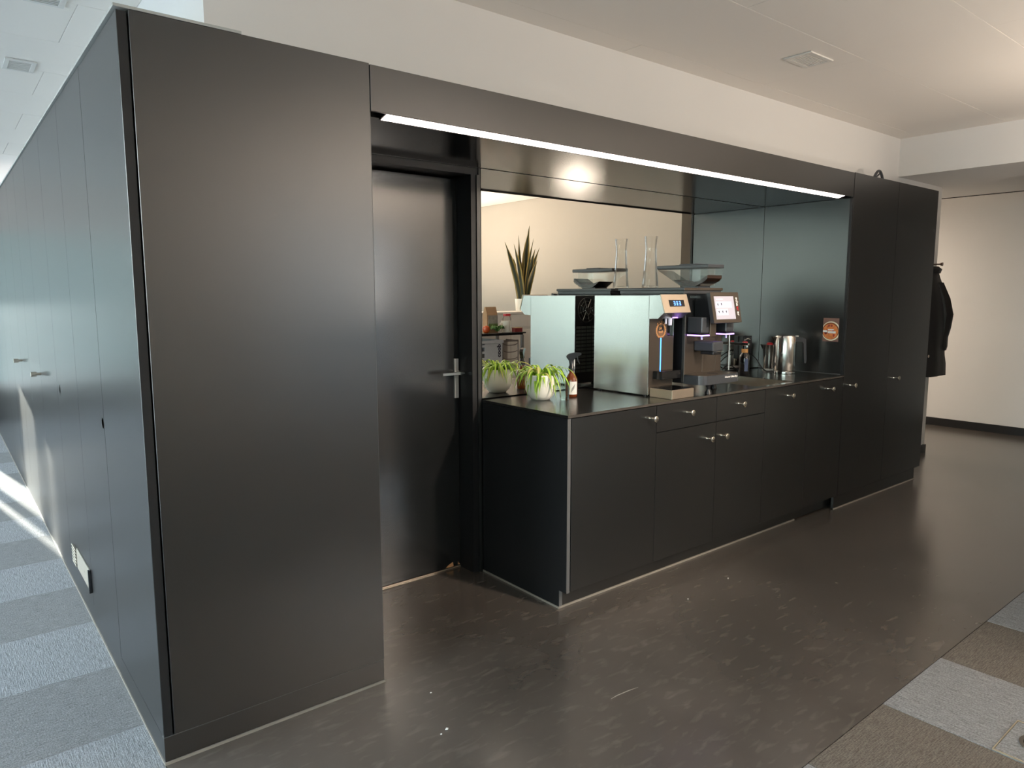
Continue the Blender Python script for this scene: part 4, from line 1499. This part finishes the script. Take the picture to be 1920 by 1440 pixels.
link('sleeve', loft([(6.47, 0.285, 0.06, 0.040, 1.56, 0.04), (6.48, 0.245, 0.07, 0.060, 1.42, 0.05), (6.49, 0.222, 0.075, 0.066, 1.28, 0.06), (6.48, 0.225, 0.07, 0.060, 1.16, 0.06),
                     (6.47, 0.228, 0.06, 0.050, 1.08, 0.05), (6.47, 0.224, 0.055, 0.048, 1.00, 0.05), (6.47, 0.228, 0.05, 0.044, 0.965, 0.04)], 20), CLOTH, t, smooth=True)
link('hood', loft([(6.45, 0.318, 0.06, 0.028, 1.700, 0.05), (6.45, 0.305, 0.085, 0.042, 1.675, 0.05), (6.45, 0.310, 0.07, 0.036, 1.640, 0.05)], 20), CLOTH, t, smooth=True)
b_ = bmesh.new()
disc(b_, (6.14, 0.198, 0.93), (1, 0, 0), (0, 0, 1), 0.012, 0.004, 16)
link('snap_button', b_, BRUSHB, t, label='brass snap button')

# ================================================================== THINGS OPPOSITE THE KITCHEN (seen in the mirror)
CABW = mat('light_grey_cabinet', (0.72, 0.68, 0.63), 0.5, noise=0.03, nscale=5)
t = thing('sideboard', 'light grey office sideboard against which the trolley stands, seen in the mirror', 'cabinet', (4.4, -2.35, 0))
link('carcass', box(3.62, 5.10, -2.55, -2.12, 0.03, 1.262), CABW, t)
link('top_panel', box(3.60, 5.12, -2.57, -2.098, 1.262, 1.284, 0.002), CABW, t)
for k in range(3):
    x0 = 3.62+0.4933*k
    link('drawer', box(x0+0.002, x0+0.4913, -2.12, -2.10, 1.130, 1.258, 0.001), CABW, t)
    link('door', box(x0+0.002, x0+0.4913, -2.12, -2.10, 0.06, 1.100, 0.001), CABW, t)
link('rail', box(3.62, 5.10, -2.119, -2.112, 1.102, 1.128), CABW, t)
# snake plant on top
SX_, SY_ = 4.46, -2.32
t = thing('potted_snake_plant', 'tall snake plant with yellow edged leaves in a white pot, seen in the mirror', 'plant', (SX_, SY_, 1.284))
b_ = bmesh.new()
lathe(b_, SX_, SY_, [(0.075, 1.2845), (0.078, 1.288), (0.088, 1.415), (0.084, 1.415), (0.082, 1.395)], 32)
link('pot', b_, CERAM, t, smooth=True)
link('soil', lathe(bmesh.new(), SX_, SY_, [(0.082, 1.390), (0.01, 1.395)], 20, False, True), SOIL, t)
rs_ = random.Random(11)
for (dx, dy, lean, az, hh, w_) in ((0.0, 0.0, 0.08, 0.2, 0.80, 0.030), (0.03, 0.01, 0.16, 0.3, 0.56, 0.028), (-0.03, 0.02, 0.20, 2.9, 0.60, 0.026), (0.01, 0.03, 0.12, 1.2, 0.66, 0.026),
                                  (-0.02, -0.02, 0.14, 3.5, 0.46, 0.030), (0.04, -0.02, 0.30, 0.0, 0.58, 0.020), (-0.045, 0.0, 0.26, 3.2, 0.62, 0.024), (0.02, -0.03, 0.1, 5.0, 0.50, 0.032),
                                  (0.0, 0.02, 0.06, 2.0, 0.52, 0.032), (-0.01, 0.0, 0.05, 4.0, 0.70, 0.022), (0.035, 0.03, 0.2, 0.6, 0.44, 0.026)):
    pts, ws = [], []
    dv = Vector((math.cos(az), math.sin(az), 0))
    for i in range(9):
        q = i/8
        pts.append(Vector((SX_+dx, SY_+dy, 1.385))+dv*lean*q**1.4*hh*1.2+Vector((0, 0, hh*q)))
        ws.append(w_*(0.55+0.75*math.sin(PI*min(1, q*0.75+0.2)))*(1 if q < .7 else max(0.04, (1-q)/0.3)))
    link_leaf('leaf', ribbon(pts, ws, Vector((math.sin(az*1.7+0.4)*0.6+0.6, math.cos(az*2.1)*0.5, 0)).normalized(), 0.35), SNAK, t)

# trolley with crates
t = thing('serving_trolley', 'white serving trolley with a black tray top, seen in the mirror', 'trolley', (3.45, -1.75, 0))
link('top_tray', bx(box(3.05, 3.86, -2.00, -1.60, 1.085, 1.100, 0.003), 3.03, 3.88, -2.02, -1.58, 1.098, 1.112, 0.003), BGLS, t, label='black tray')
link('shelf', box(3.07, 3.86, -1.98, -1.60, 0.705, 0.730, 0.002), WHITEP, t)
link('shelf', box(3.07, 3.86, -1.98, -1.60, 0.20, 0.225, 0.002), WHITEP, t)
for lx in (3.06, 3.85):
    for ly in (-1.985, -1.605):
        link('leg', box(lx-0.012, lx+0.012, ly-0.012, ly+0.012, 0.05, 1.085), mat('grey_tube', (0.30, 0.29, 0.28), 0.4, 0.6, noise=0.05), t)
        link('wheel', cyl(bmesh.new(), (lx-0.012, ly, 0.03), (lx+0.012, ly, 0.03), 0.03, 0.03, 16), BPLA, t)
link('back_panel', box(3.08, 3.84, -1.975, -1.965, 0.225, 0.705), WHITEP, t)

CR = mat('grey_crate_plastic', (0.50, 0.51, 0.53), 0.5, noise=0.05)
t = thing('crate', 'grey plastic crate with dark lettering on the trolley shelf, seen in the mirror', 'crate', (3.39, -1.79, 0.73))
x0, x1, y0, y1, z0, z1 = 3.15, 3.625, -1.96, -1.62, 0.7305, 1.045
b_ = bmesh.new()
for q in range(5):
    zz_ = z0+0.02+0.058*q
    bx(b_, x0, x1-0.20, y1-0.010, y1, zz_, zz_+0.022)
for q in range(7):
    xx = x0+0.045*q
    bx(b_, xx, xx+0.016, y1-0.009, y1-0.001, z0+0.02, z1-0.02)
bx(b_, x1-0.20, x1, y1-0.010, y1, z0, z1-0.02)
bx(b_, x0, x1, y0, y0+0.01, z0, z1)
bx(b_, x0, x0+0.01, y0+0.01, y1-0.01, z0, z1)
bx(b_, x1-0.01, x1, y0+0.01, y1-0.01, z0, z1)
bx(b_, x0+0.01, x1-0.01, y0+0.01, y1-0.01, z0, z0+0.008)
link('body', b_, CR, t)
link('rim', bx(box(x0-0.008, x1+0.008, y1, y1+0.012, z1-0.028, z1, 0.002), x0-0.008, x1+0.008, y0-0.012, y0, z1-0.028, z1, 0.002), CR, t)
text_mesh('lettering', 'coop', 0.060, basis((3.595, y1+0.0006, 0.945), (0, 0, 1), (1, 0, 0)), SCRK, t, bold=0.0025)
t = thing('wire_basket', 'small wire basket with curved rods next to the grey crate, seen in the mirror', 'basket', (3.72, -1.70, 0.73))
b_ = bmesh.new()
for q in range(4):
    zz_ = 0.80+0.065*q
    tube(b_, smooth_path([(3.645, -1.64, zz_+0.012), (3.69, -1.632, zz_-0.004), (3.78, -1.632, zz_-0.004), (3.83, -1.64, zz_+0.012)], 12), 0.0045, 6)
for xx in (3.645, 3.83):
    tube(b_, [(xx, -1.64, 0.732), (xx, -1.64, 1.03)], 0.006, 8)
    tube(b_, [(xx, -1.82, 0.732), (xx, -1.82, 1.03)], 0.006, 8)
    tube(b_, [(xx, -1.82, 1.03), (xx, -1.64, 1.03)], 0.005, 8)
tube(b_, [(3.645, -1.64, 1.03), (3.83, -1.64, 1.03)], 0.008, 8)
link('rods', b_, mat('dark_chrome', (0.28, 0.24, 0.22), 0.3, 0.9, noise=0.05), t, smooth=True)
link('mesh_panel', box(3.652, 3.822, -1.80, -1.79, 0.74, 1.01), mat('beige_mesh', (0.42, 0.37, 0.33), 0.6, noise=0.2, nscale=160), t)
link('floor_mesh', box(3.652, 3.822, -1.815, -1.645, 0.7305, 0.737), mat('beige_mesh', (0, 0, 0)), t)
ZTT = 1.1122
t = thing('paper_bag', 'brown paper food bag standing on the trolley, seen in the mirror', 'bag', (3.545, -1.70, ZTT))
KR = mat('kraft_paper', (0.40, 0.24, 0.13), 0.8, noise=0.1, nscale=20)
b_ = bmesh.new()
prism(b_, [(-1.74, ZTT), (-1.66, ZTT), (-1.668, 1.28), (-1.692, 1.348), (-1.708, 1.348), (-1.732, 1.28)], 'x', 3.485, 3.605)
link('bag', b_, KR, t)
link('print_panel', box(3.492, 3.598, -1.6597, -1.655, 1.14, 1.27), mat('bag_print', (0.26, 0.24, 0.20), 0.7, noise=0.5, nscale=30), t, label='dark printed panel')
link('green_print', box(3.492, 3.598, -1.6549, -1.653, 1.145, 1.195), mat('green_print', (0.14, 0.20, 0.06), 0.7, noise=0.5, nscale=40), t)
b_ = bmesh.new()
lathe(b_, 3.445, -1.63, [(0.012, ZTT), (0.028, ZTT+0.010), (0.036, ZTT+0.035), (0.030, ZTT+0.058), (0.010, ZTT+0.068)], 24, True, True)
tm = link('tomato', b_, mat('tomato_red', (0.48, 0.075, 0.015), 0.25, noise=0.15, nscale=12), origin=(3.445, -1.63, ZTT), smooth=True)
tag(tm, 'ripe orange-red tomato on the black trolley tray, seen in the mirror', 'tomato')
t = thing('salad_head', 'bunch of green salad leaves on the black trolley tray, seen in the mirror', 'salad', (3.565, -1.618, ZTT))
LG = mat('salad_green', (0.12, 0.26, 0.07), 0.5, noise=0.4, nscale=30)
rg = random.Random(2)
for k in range(16):
    az = rg.uniform(0, 2*PI)
    pts, ws = [], []
    for i in range(6):
        q = i/5
        pts.append(Vector((3.565, -1.618, ZTT+0.012))+Vector((math.cos(az)*1.6, math.sin(az)*0.30, 0))*0.055*q+Vector((0, 0, 0.055*math.sin(q*2.6)*rg.uniform(.7, 1.1))))
        ws.append(0.016*math.sin(PI*(0.12+0.8*q)))
    link_leaf('leaf', ribbon(pts, ws, Vector((-math.sin(az), math.cos(az), 0.2)), 0.5), LG, t)
t = thing('white_mug', 'plain white mug on the black trolley tray, seen in the mirror', 'mug', (3.70, -1.66, ZTT))
b_ = bmesh.new()
lathe(b_, 3.70, -1.66, [(0.036, ZTT), (0.040, ZTT+0.006), (0.046, ZTT+0.105), (0.043, ZTT+0.105), (0.038, ZTT+0.010), (0.0, ZTT+0.008)], 28)
link('cup', b_, CERAM, t, smooth=True)
b_ = bmesh.new()
tube(b_, smooth_path([(3.656, -1.66, ZTT+0.085), (3.627, -1.66, ZTT+0.078), (3.627, -1.66, ZTT+0.040), (3.660, -1.66, ZTT+0.028)]), 0.0065, 8)
link('handle', b_, CERAM, t, smooth=True)
t = thing('preserving_jar', 'glass jar with red lid behind the white mug, seen in the mirror', 'jar', (3.79, -1.76, ZTT))
b_ = bmesh.new()
lathe(b_, 3.79, -1.76, [(0.040, ZTT+0.0004), (0.043, ZTT+0.006), (0.043, ZTT+0.12), (0.034, ZTT+0.14), (0.034, ZTT+0.16)], 28)
link('glass', b_, CLEAR, t, smooth=True)
link('lid', lathe(bmesh.new(), 3.79, -1.76, [(0.0355, ZTT+0.145), (0.0355, ZTT+0.165), (0.03, ZTT+0.167)], 24, True, True), REDP, t, smooth=True)
t = thing('red_carton', 'small dark red carton at the edge of the trolley tray, seen in the mirror', 'carton', (3.80, -1.63, ZTT))
link('box', box(3.765, 3.855, -1.655, -1.605, ZTT, ZTT+0.036, 0.001), mat('dark_red_card', (0.20, 0.02, 0.02), 0.5, noise=0.1), t)
link('lid_edge', box(3.764, 3.856, -1.656, -1.604, ZTT+0.0362, ZTT+0.040), KR, t)
b_ = bmesh.new()
cyl(b_, (3.69, -1.60, ZTT+0.02), (3.69, -1.60, ZTT+0.021), 0.01, 0.01, 8)
b_.free()

# unseen low cupboards and aqua panels added to shape the left face reflections
AQUA = mat('aqua_bounce', (0.66, 0.88, 0.87), 0.95, noise=0.08, nscale=40)
for x0, x1, l1, l2 in ((-2.5, -0.97, 'wide unseen low black cupboard, added to darken reflections on the block', 'wide unseen aqua panel, added to tint reflections on the block'),
                       (-0.56, -0.03, 'narrow unseen low black cupboard, added to darken reflections on the block', 'narrow unseen aqua panel, added to tint reflections on the block')):
    t = thing('added_low_cupboard', l1, 'cupboard', ((x0+x1)/2, 7.98, 0))
    link('carcass', box(x0, x1, 7.82, 8.18, 0.04, 0.34), LAMD, t)
    link('top_panel', box(x0-0.005, x1+0.005, 7.80, 8.18, 0.34, 0.36), LAMD, t)
    xm = (x0+x1)/2
    link('door', box(x0+0.002, xm-0.002, 7.80, 7.82, 0.05, 0.335), LAM, t)
    link('door', box(xm+0.002, x1-0.002, 7.80, 7.82, 0.05, 0.335), LAM, t)
    link('plinth', box(x0+0.02, x1-0.02, 7.84, 8.16, 0.0, 0.04), LAMD, t)
    tag(link('reflection_panel', box(x0, x1, 8.17, 8.199, 0.42, 2.20, 0.004), AQUA, origin=(xm, 8.18, 0.42)), l2, 'panel')

# ================================================================== CEILING VENTS
VW = mat('vent_white', (0.70, 0.68, 0.65), 0.5, noise=0.02)


def air_vent(x0, x1, y0, y1, label):
    t = thing('air_vent', label, 'vent', ((x0+x1)/2, (y0+y1)/2, ZC), 'square air vents in the ceiling')
    b_ = bmesh.new()
    f = 0.022
    z0, z1 = ZC-0.008, ZC-0.0006
    bx(b_, x0, x1, y0, y0+f, z0, z1, 0.001)
    bx(b_, x0, x1, y1-f, y1, z0, z1, 0.001)
    bx(b_, x0, x0+f, y0+f, y1-f, z0, z1, 0.001)
    bx(b_, x1-f, x1, y0+f, y1-f, z0, z1, 0.001)
    link('frame', b_, VW, t)
    link('backing', box(x0+f, x1-f, y0+f, y1-f, ZC-0.002, ZC-0.0008), mat('vent_dark', (0.22, 0.21, 0.19), 0.7, noise=0.1), t)
    n = 9
    for k in range(n):
        yy = y0+f+(y1-y0-2*f)*(k+0.5)/n
        s = box(x0+f, x1-f, yy-0.0035, yy+0.0035, ZC-0.0065, ZC-0.003)
        link('slat', s, VW, t)


air_vent(3.155, 3.385, -0.268, -0.112, 'square slatted air vent in the ceiling above the counter')
air_vent(-0.055, 0.088, 2.43, 2.65, 'pale slatted air vent in the ceiling above the left cabinets, the farther one')
air_vent(-0.055, 0.092, 1.27, 1.486, 'pale slatted air vent cut by the top edge of the picture at the left')

# ================================================================== FLOOR BOX, CRUMBS, SCRATCH
t = thing('floor_outlet', 'square floor outlet with pale metal frame and round lid in the carpet', 'outlet', (2.205, -1.72, 0))
fx0, fx1, fy0, fy1 = 2.083, 2.328, -1.845, -1.598
ZB = 0.002
BRASS = mat('pale_brass', (0.66, 0.56, 0.42), 0.35, 0.8, noise=0.05)
link('frame', bx(bx(bx(box(fx0, fx1, fy1-0.004, fy1, ZB, ZB+0.004), fx0, fx1, fy0, fy0+0.004, ZB, ZB+0.004), fx0, fx0+0.004, fy0+0.004, fy1-0.004, ZB, ZB+0.004),
                 fx1-0.004, fx1, fy0+0.004, fy1-0.004, ZB, ZB+0.004), BRASS, t)
link('lid', box(fx0+0.005, fx1-0.005, fy0+0.005, fy1-0.005, ZB, ZB+0.0025), CARP[0], t)
b_ = bmesh.new()
disc(b_, (2.215, -1.700, ZB+0.0025), (1, 0, 0), (0, 1, 0), 0.064, 0.004, 36, 0.052)
link('outer_ring', b_, STEELP, t, smooth=True, label='polished outer ring')
b_ = bmesh.new()
disc(b_, (2.215, -1.700, ZB+0.0025), (1, 0, 0), (0, 1, 0), 0.051, 0.0012, 32)
link('ring_well', b_, BPLA, t)
b_ = bmesh.new()
disc(b_, (2.215, -1.700, ZB+0.0040), (1, 0, 0), (0, 1, 0), 0.038, 0.003, 32, 0.030)
link('inner_ring', b_, WHITEP, t, smooth=True)
link('centre_cap', disc(bmesh.new(), (2.215, -1.700, ZB+0.004), (1, 0, 0), (0, 1, 0), 0.029, 0.001, 28), CARP[0], t)

b_ = bmesh.new()
tube(b_, [(1.346, -0.624, 0.0003), (1.38, -0.622, 0.0003), (1.44, -0.627, 0.0003), (1.483, -0.634, 0.0003)], [0.0006, 0.003, 0.0026, 0.0006], 4)
for v in b_.verts:
    v.co.z = min(v.co.z, 0.0007)
link('scratch', b_, mat('scuffed_screed', (0.30, 0.26, 0.22), 0.6, noise=0.3, nscale=60), floor, label='pale scratch on the dark floor')
rc_ = random.Random(9)
cr0 = None
for k, (x, y, lab) in enumerate(((0.783, -0.401, 'white crumb on the dark floor, middle of the two nearest the camera'), (0.752, -0.413, 'tiny white crumb beside the largest crumb on the dark floor'),
                                 (2.261, -0.271, 'white crumb on the dark floor before the knob-right drawer cabinet'), (2.629, -0.244, 'pale crumb on the dark floor before the knob-left drawer cabinet'),
                                 (0.78, 0.30, 'pale crumb on the floor near the door recess'), (0.86, -0.18, 'pale crumb on the floor right of the tall corner cabinet'))):
    b_ = bmesh.new()
    bmesh.ops.create_icosphere(b_, subdivisions=1, radius=0.0035+0.002*(k == 0))
    for v in b_.verts:
        v.co = Vector((v.co.x*rc_.uniform(.7, 1.6), v.co.y*rc_.uniform(.7, 1.2), v.co.z*0.6+0.003))
    bmesh.ops.translate(b_, verts=b_.verts, vec=(x, y, 0))
    tag(link('crumb', b_, PAPER, origin=(x, y, 0)), lab, 'crumb', 'crumbs on the floor')
